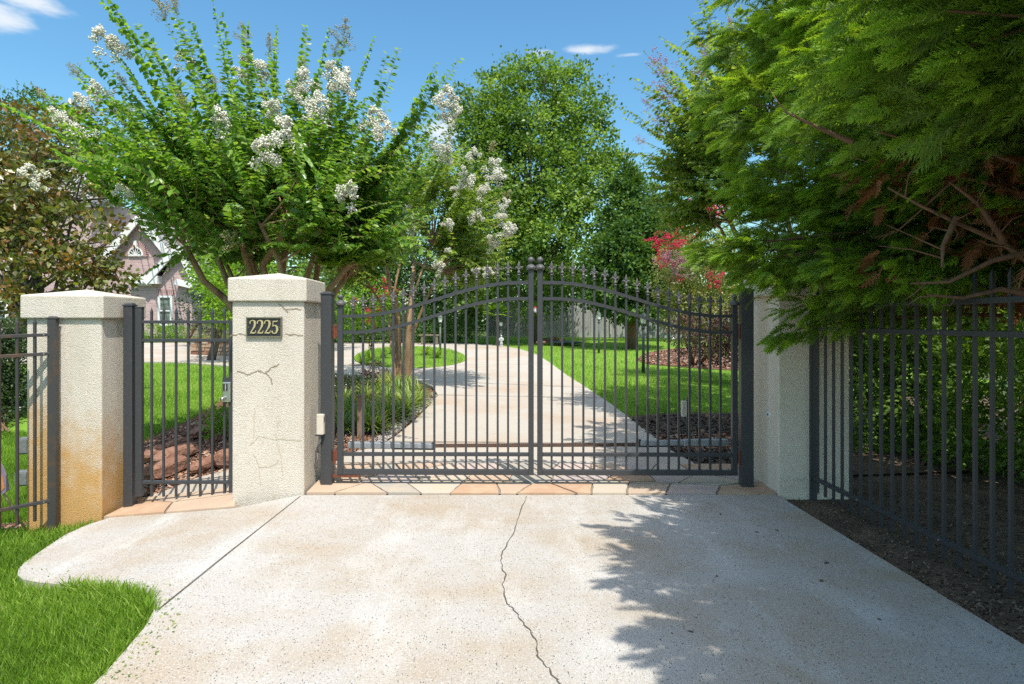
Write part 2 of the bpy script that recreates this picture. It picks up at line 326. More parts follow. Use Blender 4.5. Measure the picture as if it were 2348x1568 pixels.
M['log'] = mat('log', (.24, .125, .085), .92, spec=.1, noise=[(9, (.33, .19, .14), .42, .65, .8, (1, 1, 2)), (30, (.10, .055, .04), .52, .7, .7), (4, (.12, .085, .07), .55, .75, .7)], bump=(18, .9, .03))
M['boulder'] = mat('boulder', (.17, .14, .10), .95, noise=[(6, (.10, .10, .045), .45, .7, .8), (30, (.28, .24, .19), .55, .75, .6)], bump=(16, .8, .04))
M['sandstone'] = facecol('sandstone', [(.34, .22, .14), (.22, .10, .06), (.40, .28, .18), (.28, .15, .09), (.42, .33, .24)], nsc=5, ncol=(.2, .11, .07))
M['roof'] = mat('roof', (.27, .25, .235), .9, noise=[(3, (.35, .33, .31), .45, .7, .7, (1, 1, 6)), (20, (.18, .165, .155), .5, .7, .6)], bump=(20, .5, .03))
def brickx(nt, tcn, cur, L):
    s = N(nt, 'ShaderNodeSeparateXYZ'); L(tcn.outputs['Object'], s.inputs[0]); c = N(nt, 'ShaderNodeCombineXYZ'); L(s.outputs[0], c.inputs[0]); L(s.outputs[2], c.inputs[1])
    b = N(nt, 'ShaderNodeTexBrick'); b.inputs['Color1'].default_value = (.50, .34, .32, 1); b.inputs['Color2'].default_value = (.36, .22, .22, 1); b.inputs['Mortar'].default_value = (.52, .45, .43, 1)
    b.inputs['Scale'].default_value = 1.0; b.inputs['Brick Width'].default_value = .30; b.inputs['Row Height'].default_value = .10; b.inputs['Mortar Size'].default_value = .012; b.inputs['Bias'].default_value = -.2
    L(c.outputs[0], b.inputs['Vector'])
    return b.outputs['Color']
M['brick'] = mat('brick', (.5, .33, .31), .9, spec=.15, extra=brickx)
M['brick_arch'] = mat('brick_arch', (.45, .30, .28), .9, spec=.15, noise=[(14, (.34, .2, .19), .5, .6, .6)])
M['glass'] = mat('glass', (.05, .07, .07), .08, spec=.8, noise=[(1.5, (.18, .24, .21), .45, .6, .8, (1, 1, 3))])
M['orange_panel'] = mat('orange_panel', (.50, .20, .05), .6, noise=[(5, (.22, .15, .22), .52, .6, .9), (12, (.6, .3, .12), .5, .7, .5)])
M['purple_panel'] = mat('purple_panel', (.20, .16, .22), .6)
M['ornament'] = mat('ornament', (.75, .70, .62), .5); M['red_paint'] = mat('red_paint', (.45, .05, .03), .5)
M['petal'] = leafmat('petal', [(.66, .63, .48), (.80, .78, .68), (.86, .85, .78)], .25, .8, .1, (1.1, 1.1, 1.0))
M['bud'] = leafmat('bud', [(.24, .22, .06), (.42, .38, .20), (.55, .50, .36)], .2, .8, .1, (1.2, 1.2, .7))
M['redpetal'] = leafmat('redpetal', [(.55, .015, .07), (.70, .04, .14), (.66, .12, .12)], .3, .7, .1, (1.3, .9, .9))
M['pinkpetal'] = leafmat('pinkpetal', [(.50, .22, .32), (.58, .34, .42), (.50, .30, .25)], .3, .7, .1, (1.1, 1, 1))
M['lf_crape'] = leafmat('lf_crape', [(.06, .14, .022), (.10, .22, .03), (.17, .31, .042), (.28, .41, .09)], .44, .33, .55, (1.65, 1.65, .6))
M['lf_crape2'] = leafmat('lf_crape2', [(.07, .14, .02), (.13, .24, .028), (.20, .32, .045), (.33, .43, .11)], .40, .38, .5)
M['lf_big'] = leafmat('lf_big', [(.045, .09, .018), (.09, .17, .03), (.165, .275, .045), (.30, .41, .11)], .42, .42, .4, (1.7, 1.65, .6))
M['lf_cedar'] = leafmat('lf_cedar', [(.035, .085, .02), (.07, .15, .03), (.14, .24, .05)], .3, .5, .3)
M['lf_dark'] = leafmat('lf_dark', [(.03, .075, .016), (.055, .13, .022), (.10, .20, .035)], .32, .42, .4)
M['lf_mag'] = leafmat('lf_mag', [(.30, .14, .045), (.20, .11, .04), (.10, .09, .03), (.12, .16, .03), (.26, .26, .08), (.34, .20, .08)], .3, .3, .6)
M['lf_jun'] = leafmat('lf_jun', [(.06, .13, .022), (.12, .22, .035), (.20, .31, .06)], .35, .5, .3)
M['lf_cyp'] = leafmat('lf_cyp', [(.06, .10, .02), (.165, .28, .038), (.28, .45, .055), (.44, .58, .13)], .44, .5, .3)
M['lf_dead'] = leafmat('lf_dead', [(.14, .055, .025), (.28, .11, .05), (.38, .18, .09)], .25, .8, .1, (1.4, 1, .8))
M['lf_hedge'] = leafmat('lf_hedge', [(.015, .032, .010), (.035, .065, .02), (.12, .16, .07)], .2, .3, .6)
M['lf_bright'] = leafmat('lf_bright', [(.09, .20, .018), (.16, .31, .025), (.27, .42, .05)], .42, .45, .3)
M['lf_purple'] = leafmat('lf_purple', [(.035, .035, .018), (.10, .045, .05), (.20, .09, .10), (.14, .12, .05)], .25, .5, .3, (1.4, 1, .9))
M['lf_varieg'] = leafmat('lf_varieg', [(.07, .12, .025), (.17, .22, .05), (.34, .36, .17), (.17, .10, .05)], .35, .5, .3)
M['lf_grass'] = leafmat('lf_grass', [(.075, .15, .014), (.13, .25, .02), (.20, .34, .03), (.32, .42, .09)], .38, .55, .25, (1.4, 1.4, .5))
M['lf_strap'] = leafmat('lf_strap', [(.06, .14, .025), (.12, .23, .04), (.28, .36, .10), (.42, .44, .18)], .35, .45, .4)
M['chip'] = leafmat('chip', [(.30, .13, .07), (.15, .07, .045), (.42, .25, .16), (.10, .06, .05), (.5, .40, .32)], 0, .9, .1)
M['chip_dark'] = leafmat('chip_dark', [(.055, .042, .035), (.10, .08, .065), (.16, .12, .095), (.035, .03, .026)], 0, .9, .1)
M['debris'] = leafmat('debris', [(.06, .042, .03), (.14, .10, .07), (.24, .18, .12), (.10, .07, .05)], 0, .95, .05)
M['gravelm'] = leafmat('gravelm', [(.45, .42, .38), (.25, .22, .2), (.62, .6, .57)], 0, .9, .1)

# ------------------------------------------------------------------ draped sheets
def inpoly(pts, poly):
    x, y = pts[:, 0], pts[:, 1]; r = np.zeros(len(pts), bool); n = len(poly)
    for i in range(n):
        x1, y1 = poly[i]; x2, y2 = poly[(i+1) % n]
        c = ((y1 > y) != (y2 > y)) & (x < (x2-x1)*(y-y1)/((y2-y1) or 1e-12)+x1); r ^= c
    return r
def densify(poly, step):
    out = []
    for i in range(len(poly)):
        a = np.array(poly[i]); b = np.array(poly[(i+1) % len(poly)]); n = max(1, int(np.linalg.norm(b-a)/step))
        for k in range(n): out.append(tuple(a+(b-a)*k/n))
    return out
def xy(pts): return [(G(a, b).x, G(a, b).y) for a, b in pts]
def smooth_poly(poly, it=2):
    for _ in range(it):
        q = []
        for i in range(len(poly)):
            a = np.array(poly[i]); b = np.array(poly[(i+1) % len(poly)]); q += [tuple(a*.75+b*.25), tuple(a*.25+b*.75)]
        poly = q
    return poly
def sheet(name, poly, dz, m, step=.5, skirt=0, kind='structure', **k):
    b = densify(poly, step); xs = np.array(b); lo, hi = xs.min(0), xs.max(0)
    gx, gy = np.meshgrid(np.arange(math.floor(lo[0]/step)*step, hi[0], step), np.arange(math.floor(lo[1]/step)*step, hi[1], step))
    g = np.stack([gx.ravel(), gy.ravel()], 1); g = g[inpoly(g, poly)]
    vs = [Vector(p) for p in b]+[Vector(p) for p in g]; n = len(b)
    r = delaunay_2d_cdt(vs, [(i, (i+1) % n) for i in range(n)], [list(range(n))], 1, 1e-6)
    V = np.array([tuple(v) for v in r[0]]); Z = zf(V[:, 0], V[:, 1])+dz
    mb = MB(); mb.v = [(V[i, 0], V[i, 1], Z[i]) for i in range(len(V))]; mb.f = [tuple(f) for f in r[2]]
    if skirt:
        o = len(mb.v); bz = [(p[0], p[1], float(zf(*p))+dz) for p in b]
        mb.v += bz+[(p[0], p[1], p[2]-skirt) for p in bz]; mb.f += [(o+i, o+(i+1) % n, o+n+(i+1) % n, o+n+i) for i in range(n)]
    ob = mb.build(name, m); tag(ob, kind=kind, **k)
    return ob
def randin(poly, n, rng=rs):
    p = np.array(poly); lo, hi = p.min(0), p.max(0); out = np.zeros((0, 2))
    while len(out) < n:
        q = lo+(hi-lo)*rng.rand(n*2, 2); out = np.concatenate([out, q[inpoly(q, poly)]])
    return out[:n]
def randin_px(pxpoly, n):
    """points on the ground, spread evenly over how the patch is seen (denser near, sparser far)"""
    q = randin(pxpoly, n); px, py = q[:, 0], q[:, 1]; Z = F*H/(py-HZ)
    for _ in range(60):
        a = (px-CX)/F*Z; X, Y = a*cT+Z*sT, Z*cT-a*sT; Z = .5*Z+.5*F*(H-zf(X, Y))/(py-HZ)
    a = (px-CX)/F*Z; X, Y = a*cT+Z*sT, Z*cT-a*sT; return np.stack([X, Y, zf(X, Y)], 1)
# base ground: one sheet to the horizon
gx = np.concatenate([-np.geomspace(400, 24, 14), np.arange(-22, 22.1, .5), np.geomspace(24, 400, 14)])
gy = np.concatenate([-np.geomspace(60, 8, 6), np.arange(-6, 50, .5), np.geomspace(52, 900, 16)])
XX, YY = np.meshgrid(gx, gy); ZZ = zf(XX, YY)-.09; nx = len(gx)
ii, jj = np.meshgrid(np.arange(len(gy)-1), np.arange(nx-1), indexing='ij'); a0 = (ii*nx+jj).ravel()
go = np_mesh('ground', np.stack([XX.ravel(), YY.ravel(), ZZ.ravel()], 1), np.stack([a0, a0+1, a0+nx+1, a0+nx], 1), M['ground'], smooth=True); tag(go, kind='structure')

# ---- front drive with side wing
xr = 2.64
wing = [(537, 1165), (250, 1187), (200, 1203), (150, 1225), (95, 1262), (55, 1290), (42, 1305), (40, 1318), (52, 1328), (90, 1335), (160, 1341), (250, 1343), (310, 1349), (342, 1362), (354, 1380), (352, 1402), (330, 1440), (285, 1492), (238, 1545), (180, 1600)]
dpoly = xy([(685, 1135), (1783, 1134)])+[(xr, 5.5), (xr, -4), (-3.6, -4), (-2.6, .8), (-2.2, 1.6)]+xy(wing[::-1])
drive = sheet('driveway', dpoly, 0.0, M['concrete'], .35, skirt=.16)
def ribbon(pts, w, dz, name, m, parent, jit=0, sub=5, off=None):
    pts = [Vector((p[0], p[1])) for p in pts]; q = []
    for i in range(len(pts)-1):
        for k in range(sub):
            t = k/sub; p = pts[i].lerp(pts[i+1], t); q.append(p+Vector((random.uniform(-jit, jit), random.uniform(-jit, jit))))
    q.append(pts[-1]); V, Fc = [], []
    for i, p in enumerate(q):
        d = (q[min(i+1, len(q)-1)]-q[max(i-1, 0)]).normalized(); n = Vector((-d.y, d.x)); ww = w*random.uniform(.5, 1.5)/2 if jit else w/2
        for s in (-1, 1):
            r = p+n*ww*s; V.append((r.x, r.y, float(zf(r.x, r.y))+dz))
        if i: Fc.append((2*i-2, 2*i-1, 2*i+1, 2*i))
    mb = MB(); mb.v = V; mb.f = Fc
    return mb.build(name, m, parent)
ribbon(xy([(1207, 1137), (1190, 1185), (1170, 1235), (1150, 1270), (1148, 1292), (1158, 1318), (1152, 1345), (1165, 1385), (1180, 1402), (1210, 1440), (1232, 1480), (1235, 1505), (1262, 1540), (1290, 1575)]), .0065, .003, 'crack', M['crackm'], drive, .008, 6)
ribbon(xy([(688, 1138), (520, 1270), (362, 1398)]), .009, .003, 'joint', M['crackm'], drive, 0, 6)

# ---- ground behind and beside: lawns, beds, inner drive
lawn_front = smooth_poly(xy([(-60, 1202), (130, 1206), (205, 1196), (215, 1215), (60, 1330), (360, 1365), (362, 1400), (240, 1560)])+[(-2.6, .9), (-9, -1), (-9, 3)], 0)
lawnF = sheet('front_lawn', [(-12, -4), (-2.0, -4), (-1.75, 1.2)]+xy([(300, 1500), (370, 1400), (365, 1330), (240, 1290), (240, 1192), (130, 1210), (0, 1215), (-300, 1240)])+[(-12, 4.5)], -.055, M['grassbase'], .4)
soilR = sheet('soil', [(xr-.1, -4), (14, -4), (14, 12)]+[(4.2, 12), (3.4, 6.6), (3.0, 5.75), (xr-.15, 5.6)], -.045, M['soil'], .5)
lawnL = sheet('side_lawn', xy([(-120, 1235), (60, 1215), (70, 1190)])+[(-4.6, 6.3)]+xy([(322, 1140), (322, 1010), (450, 960), (530, 900), (530, 855), (525, 829), (330, 826), (0, 815)])+[(-30, 16), (-20, 4)], -.05, M['grassfar'], .5)
bedP = sheet('mulch_bed', xy([(285, 1165), (318, 1150), (328, 1000), (440, 955), (545, 890), (765, 858), (940, 868), (985, 884), (1003, 905), (975, 935), (945, 965), (905, 1000), (870, 1022), (765, 1028), (765, 1085), (545, 1130), (400, 1112)]), -.035, M['mulchbase'], .4)
path = sheet('walkway', xy([(300, 1166), (330, 1140), (400, 1114), (456, 1091), (540, 1070), (560, 1100), (540, 1140)]), -.012, M['concrete_far'], .3)
redge = [(1620, 1076), (1545, 1035), (1480, 985), (1400, 925), (1345, 888), (1300, 860), (1262, 832), (1232, 813), (1190, 799), (1140, 791), (1060, 786), (960, 783.5), (700, 783), (300, 786), (-250, 786)]
ledge = [(-250, 832), (300, 828), (420, 830), (525, 838), (765, 856), (900, 864), (960, 872), (992, 886), (1004, 905), (978, 935), (948, 965), (905, 1000), (872, 1020), (790, 1040), (745, 1078)]
drive2 = sheet('inner_driveway', xy(redge+ledge+[(745, 1100), (1660, 1100)]), -.006, M['concrete_far'], .5, skirt=.05)
for a, b in [((905, 870), (1345, 888)), ((1000, 905), (1380, 912)), ((960, 838), (1262, 834)), ((890, 1012), (1520, 1018))]:
    ribbon(xy([a, ((a[0]+b[0])/2, (a[1]+b[1])/2), b]), .02, .006, 'joint', M['crackm'], drive2, .01, 8)
isl = [(940+128*math.cos(t)*(1+.04*math.sin(3*t)), 819+25*math.sin(t)) for t in np.linspace(0, 2*math.pi, 36, endpoint=False)]
islP = xy(isl)
island = sheet('island_lawn', islP, .02, M['grassfar'], .4, skirt=.05)
rl = [(1660, 948)]+[(1560, 945), (1440, 960)]+redge[3:10]+[(1120, 787), (1000, 781), (700, 780), (700, 774), (1160, 772), (1560, 768), (1700, 766), (1850, 790)]
lawnR = sheet('right_lawn', xy(rl)[:2]+xy(rl)[2:3]+xy(rl)[3:]+[(12, 14)], -.03, M['grassfar'], .5)
bedR = sheet('dark_mulch_bed', xy([(1780, 1090), (1640, 1084), (1622, 1076), (1480, 985), (1432, 950), (1560, 942), (1700, 944), (1850, 945)])+[(5.8, 6.4)], -.02, M['soil'], .4)
bedR2 = sheet('chip_bed', smooth_poly(xy([(1458, 822), (1480, 806), (1560, 796), (1700, 790), (1800, 800), (1780, 850), (1640, 846), (1540, 838), (1475, 833)]), 1), -.015, M['mulchbase'], .5)
# ---- flagstone threshold
def clip(poly, a, n):
    out = []
    for i in range(len(poly)):
        p, q = poly[i], poly[(i+1) % len(poly)]; dp, dq = (p-a).dot(n), (q-a).dot(n)
        if dp <= 0: out.append(p)
        if (dp < 0) != (dq < 0) and dp != dq: out.append(p+(q-p)*(dp/(dp-dq)))
    return out
def stones(name, u0, u1, nx_, ny_, mats, gap=.012, lift=.016, seed=3, base=None):
    r = random.Random(seed); V, Fc, R = [], [], []; f0, f1, b0, b1 = Vector(u0[0]), Vector(u0[1]), Vector(u1[0]), Vector(u1[1])
    pt = lambda s_, t: f0.lerp(b0, t).lerp(f1.lerp(b1, t), s_)
    seeds = [((i+.5+r.uniform(-.38, .38)+.5*(j % 2))/(nx_+.5), (j+.5+r.uniform(-.3, .3))/ny_) for j in range(ny_) for i in range(nx_)]
    sc = Vector(((f1-f0).length, (b0-f0).length*1.5))  # metric stretched so stones come out longer than deep
    for i, sd in enumerate(seeds):
        a = Vector((sd[0]*sc.x, sd[1]*sc.y)); poly = [Vector((0, 0)), Vector((sc.x, 0)), Vector((sc.x, sc.y)), Vector((0, sc.y))]
        for k, se in enumerate(seeds):
            if k == i: continue
            b = Vector((se[0]*sc.x, se[1]*sc.y)); d = b-a
            if d.length > 2.2: continue
            poly = clip(poly, (a+b)/2-d.normalized()*gap*r.uniform(.4, 1.3), d)
            if len(poly) < 3: break
        if len(poly) < 3: continue
        q = []
        for m_ in range(len(poly)):
            p, p2 = poly[m_], poly[(m_+1) % len(poly)]; q.append(p); k = int((p2-p).length/.12)
            for w_ in range(1, k):
                e = p.lerp(p2, w_/k); inner = .01 < e.x < sc.x-.01 and .01 < e.y < sc.y-.01; q.append(e+(Vector((r.uniform(-1, 1), r.uniform(-1, 1)))*.008 if inner else Vector((0, 0))))
        q = [pt(e.x/sc.x, e.y/sc.y) for e in q]; n = len(q); o = len(V); rvv = r.random()*.999; hz = lift+r.uniform(-.004, .004)
        for dz_ in (hz, hz-.05):
            for p in q: V.append((p.x, p.y, float(zf(p.x, p.y))+dz_)); R.append(rvv)
        Fc.append(tuple(range(o, o+n))); Fc += [(o+m_, o+(m_+1) % n, o+n+(m_+1) % n, o+n+m_) for m_ in range(n)]
    mb = MB(); mb.v = V; mb.f = Fc; ob = mb.build(name, mats); ob.data.attributes.new('rnd', 'FLOAT', 'POINT').data.foreach_set('value', R); tag(ob, kind='structure')
    sheet('mortar_bed', [tuple(u0[0]), tuple(u0[1]), tuple(u1[1]), tuple(u1[0])], .004, M['mortar'], .4)
    return ob
g4 = xy([(703, 1133), (1778, 1134), (770, 1064), (1692, 1066)])
stones('flagstone_paving', (g4[0], g4[1]), (g4[2], g4[3]), 12, 3, M['flag'], seed=12)
p4 = xy([(238, 1188), (538, 1164), (322, 1145), (538, 1120)])
stones('doorstep_paving', (p4[0], p4[1]), (p4[2], p4[3]), 2, 2, M['flag'], seed=5)

# ------------------------------------------------------------------ pillars
def pillar(cornerpx, cornerpy, Wd, Hsh, caph, ov, ang, m, label, tilt=0, mcap=None, zoff=0, drop=.4):
    """front right (or left) corner of the shaft given as a pixel on the ground"""
    c = G(cornerpx, cornerpy); sgn = -1 if cornerpx < 1200 else 1
    ca, sa = math.cos(ang), math.sin(ang); ex = Vector((ca, sa, 0)); ey = Vector((-sa, ca, 0))
    ctr = Vector((c.x, c.y, 0))+ex*(sgn*Wd/2)+ey*(Wd/2); base = c.z
    o = root('stucco_pillar', (ctr.x, ctr.y, base), label, 'gate pillar', 'stucco pillars beside the gates')
    zt = Hsh
    b = MB().box((ctr.x, ctr.y, (zt+base-drop)/2), (Wd, Wd, zt-base+drop), ang); sh = b.build('shaft', m, o, bevel=.012)
    wc = Wd+2*ov; k = MB(); n = 4
    vs = []
    for z in (zt, zt+caph):
        for i, j in ((-1, -1), (1, -1), (1, 1), (-1, 1)): p = ctr+ex*(i*wc/2)+ey*(j*wc/2); vs.append((p.x, p.y, z))
    vs.append((ctr.x, ctr.y, zt+caph+.07))
    k.add(vs, [(3, 2, 1, 0), (0, 1, 5, 4), (1, 2, 6, 5), (2, 3, 7, 6), (3, 0, 4, 7), (4, 5, 8), (5, 6, 8), (6, 7, 8), (7, 4, 8)])
    k.build('cap', mcap or m, o, bevel=.012)
    if tilt: o.rotation_euler = (0, tilt, 0)
    return o, ctr, ex, ey
PA = .02
pm, cm, exm, eym = pillar(697, 1133, .645, 1.775, .213, .03, PA, M['stucco'], 'tall cracked stucco gate pillar carrying the house number plate', 0)
pl, cl, exl, eyl = pillar(233, 1187, .665, 1.62, .213, .035, PA, M['stucco_stained'], 'lower stucco pillar stained orange near its base, left of the small gate', 0, M['stucco'])
pr, crr, exr, eyr = pillar(1784, 1134, .655, 1.83, .213, .05, -.03, M['stucco_smooth_lifted'], 'shaded smooth stucco pillar half hidden by cypress boughs and the right fence', 0)
# cracks in the stucco of the front faces: thin dark ribbons in the face
def facecrack(o, ctr, ex, ey, Wd, paths, face='f', w=.006, m=None):
    nrm = -ey if face == 'f' else ex; ax = ex if face == 'f' else ey
    pl0 = ctr+nrm*(Wd/2+.0025)
    for path in paths:
        mb = MB(); pts = []
        for i in range(len(path)-1):
            for k in range(5):
                t = k/5; a = path[i][0]+(path[i+1][0]-path[i][0])*t+random.uniform(-.006, .006); z = path[i][1]+(path[i+1][1]-path[i][1])*t+random.uniform(-.006, .006); pts.append((a, z))
        pts.append(path[-1]); prev = None
        for i, (a, z) in enumerate(pts):
            d = Vector((pts[min(i+1, len(pts)-1)][0]-pts[max(i-1, 0)][0], pts[min(i+1, len(pts)-1)][1]-pts[max(i-1, 0)][1])).normalized(); nn = Vector((-d.y, d.x))*w/2*random.uniform(.4, 1.3)
            q = [pl0+ax*(a+nn.x)+Vector((0, 0, z+nn.y)), pl0+ax*(a-nn.x)+Vector((0, 0, z-nn.y))]
            mb.v += [tuple(v) for v in q]
            if prev is not None: mb.f.append((prev, prev+1, prev+3, prev+2))
            prev = len(mb.v)-2
        mb.build('crack', m, o)
M['hair'] = mat('hair', (.27, .21, .145), .95, spec=.05); M['hair2'] = mat('hair2', (.50, .42, .31), .95, spec=.05)
def fp(px, py): # pixel on the middle pillar's front face -> face coords
    Z = depth(cm-eym*.32); p = P(px, py, Z); return ((p-Vector((cm.x, cm.y, 0))).dot(exm), p.z)
facecrack(pm, cm, exm, eym, .645, [[fp(*q) for q in s] for s in [[(545, 851), (570, 858), (592, 850), (610, 855), (622, 870), (625, 880)], [(610, 855), (622, 842), (640, 835)], [(530, 770), (548, 766), (566, 767)], [(652, 766), (670, 767), (694, 769)], [(640, 697), (655, 710), (672, 708), (690, 709)], [(655, 710), (660, 716)]]], w=.010, m=M['hair'])
facecrack(pm, cm, exm, eym, .645, [[fp(*q) for q in s] for s in [[(585, 935), (583, 975), (582, 1000)], [(575, 1020), (592, 1000), (615, 1005), (640, 1008), (690, 1010)], [(640, 960), (632, 1000), (642, 1045), (648, 1090)], [(582, 1040), (595, 1070), (620, 1070), (640, 1055)], [(595, 1070), (598, 1110)]]], w=.007, m=M['hair2'])
# number plate
def plate():
    p0 = fp(567, 802); p1 = fp(647, 775); x0, z1 = p0[0], fp(567, 775)[1]; z0 = fp(567, 823)[1]; x1 = p1[0]
    z0, z1 = fp(600, 773)[1], fp(600, 727)[1]; cx, cz = (x0+x1)/2, (z0+z1)/2; w, h = x1-x0, z1-z0
    y0 = -.3225
    def q(a, z, d): v = cm+exm*a-eym*(.3225+d); return Vector((v.x, v.y, z))
    def bx(a0, a1, b0, b1, d0, d1, mb):
        vs = [q(a, z, d) for d in (d0, d1) for a, z in ((a0, b0), (a1, b0), (a1, b1), (a0, b1))]
        mb.add(vs, [(3, 2, 1, 0), (4, 5, 6, 7), (0, 1, 5, 4), (1, 2, 6, 5), (2, 3, 7, 6), (3, 0, 4, 7)])
    mb = MB(); bx(cx-w/2, cx+w/2, cz-h/2, cz+h/2, -.005, .014, mb); pn = mb.build('number_plate', M['plaque'], pm)
    fr = MB(); t = .010
    bx(cx-w/2, cx+w/2, cz-h/2, cz-h/2+t, .0145, .022, fr); bx(cx-w/2, cx+w/2, cz+h/2-t, cz+h/2, .0145, .022, fr)
    bx(cx-w/2, cx-w/2+t, cz-h/2+t, cz+h/2-t, .0145, .0215, fr); bx(cx+w/2-t, cx+w/2, cz-h/2+t, cz+h/2-t, .0145, .0215, fr)
    for a in (-1, 1):
        fr.v += []; bx(cx+a*(w/2-.022)-.004, cx+a*(w/2-.022)+.004, cz-.004, cz+.004, .0145, .018, fr)
    fr.build('rim', M['plaque_rim'], pn)
    two = [(.08, .76, .09), (.05, .86, .13), (.16, .97, .10), (.42, 1.02, .09), (.68, .95, .20), (.76, .76, .24), (.66, .54, .20), (.42, .32, .13), (.20, .14, .11), (.06, .06, .10)]
    base2 = [(.04, .07, .13), (.30, .09, .16), (.60, .06, .15), (.80, .10, .10), (.86, .26, .06)]
    five = [(.84, 1.02, .05), (.74, .93, .12), (.45, .94, .13), (.22, .95, .10), (.20, .80, .07), (.17, .56, .08), (.30, .62, .09), (.52, .64, .12), (.74, .52, .22), (.80, .32, .24), (.66, .10, .18), (.40, .02, .09), (.16, .07, .10), (.07, .17, .15), (.08, .24, .12)]
    dw, dh = w*.20, h*.66
    for i, ch in enumerate('2225'):
        ox = cx-w*.40+i*w*.205; oz = cz-dh/2; d = MB()
        for st in ([two, base2] if ch == '2' else [five]):
            # smooth stroke with varying width, extruded
            pts = []
            for k in range(len(st)-1):
                for s in range(3):
                    t2 = s/3; pts.append(tuple(st[k][j]*(1-t2)+st[k+1][j]*t2 for j in range(3)))
            pts.append(st[-1]); vv = []
            for k, (a, b, ww) in enumerate(pts):
                na, nb = pts[min(k+1, len(pts)-1)][:2], pts[max(k-1, 0)][:2]; dx, dz = (na[0]-nb[0])*dw, (na[1]-nb[1])*dh; l = math.hypot(dx, dz) or 1
                ex_, ez_ = -dz/l*ww*dw*.62, dx/l*ww*dw*.62
                for sgn in (1, -1):
                    for dd in (.0143, .022): vv.append(q(ox+a*dw+sgn*ex_, oz+b*dh+sgn*ez_, dd))
            n = len(d.v); d.v += [tuple(v) for v in vv]
            for k in range(len(pts)-1):
                o = n+4*k; d.f += [(o+1, o+3, o+7, o+5), (o, o+1, o+5, o+4), (o+3, o+2, o+6, o+7), (o+2, o, o+4, o+6)]
            o = n+4*(len(pts)-1); d.f += [(n, n+2, n+3, n+1), (o, o+1, o+3, o+2)]
        d.build('digit', M['brass'], pn)
plate()
# round white reflector on the right pillar's gate-side face
rp = P(1756, 946, depth(crr-exr*.33-eyr*.02)); rm = MB(); nn = -exr
fc = Vector((crr.x, crr.y, rp.z))-exr*(.3275)-eyr*.13
rm.tube([fc+exr*.005, fc-exr*.012], .033, 18); disc = rm.build('reflector_disc', M['white'], pr)
rm = MB(); rm.tube([fc-exr*.0125, fc-exr*.016], .012, 12); rm.build('lens', M['dark_plastic'], disc)

# ------------------------------------------------------------------ main gate
A = G(750, 1113); B = G(1711, 1116); gd = Vector((B.x-A.x, B.y-A.y, 0)); GL = gd.length; gd.normalize(); gn = Vector((gd.y, -gd.x, 0))  # gn towards camera
gang = math.atan2(gd.y, gd.x)
def onplane(px):  # distance along gate line for pixel column
    # solve for t: point A+gd*t projects to px
    k = (px-CX)/F; ax = A.x*cT-A.y*sT; az = A.x*sT+A.y*cT; dx = gd.x*cT-gd.y*sT; dz = gd.x*sT+gd.y*cT
    return (k*az-ax)/(dx-k*dz)
def gp(t, z, off=0): return Vector((A.x, A.y, 0))+gd*t+gn*off+Vector((0, 0, z))
def zpx(t, py): p = gp(t, 0); return H+(HZ-py)/F*depth(p)
finv = None
def finial_mesh():
    m = MB(); m.lathe((0, 0, 0), [(.012, 0), (.018, .004), (.018, .012), (.012, .016), (.015, .022), (.020, .028), (.020, .036), (.011, .044), (.008, .06), (.009, .066)], 10)
    m.lathe((0, 0, .06), [(.005, 0), (.010, .012), (.017, .030), (.018, .036), (.012, .052), (.006, .066), (.001, .082)], 10, sy=.45)
    for s in (-1, 1):
        m.tube([(0, 0, .056), (s*.012, 0, .074), (s*.024, 0, .084), (s*.034, 0, .078), (s*.035, 0, .068), (s*.027, 0, .064)], [.006, .0075, .0075, .006, .005, .006], 7)
    m.box((0, 0, .066), (.034, .014, .009))
    ob = m.build('finial', M['casting'], None, True); ob.rotation_euler = (0, 0, gang); return ob
def ballcap(c, parent, r=.032, w=.062):
    m = MB(); m.lathe(c, [(w*.72, 0), (w*.78, .004), (w*.78, .026), (w*.66, .034), (w*.45, .046), (.016, .052), (.013, .06)]+[(max(.002, r*math.sin(a)), .058+r-r*math.cos(a)) for a in np.linspace(.45, math.pi, 9)], 14)
    return m.build('ball_finial', M['casting'], parent, True)
fin0 = finial_mesh(); first_fin = [True]
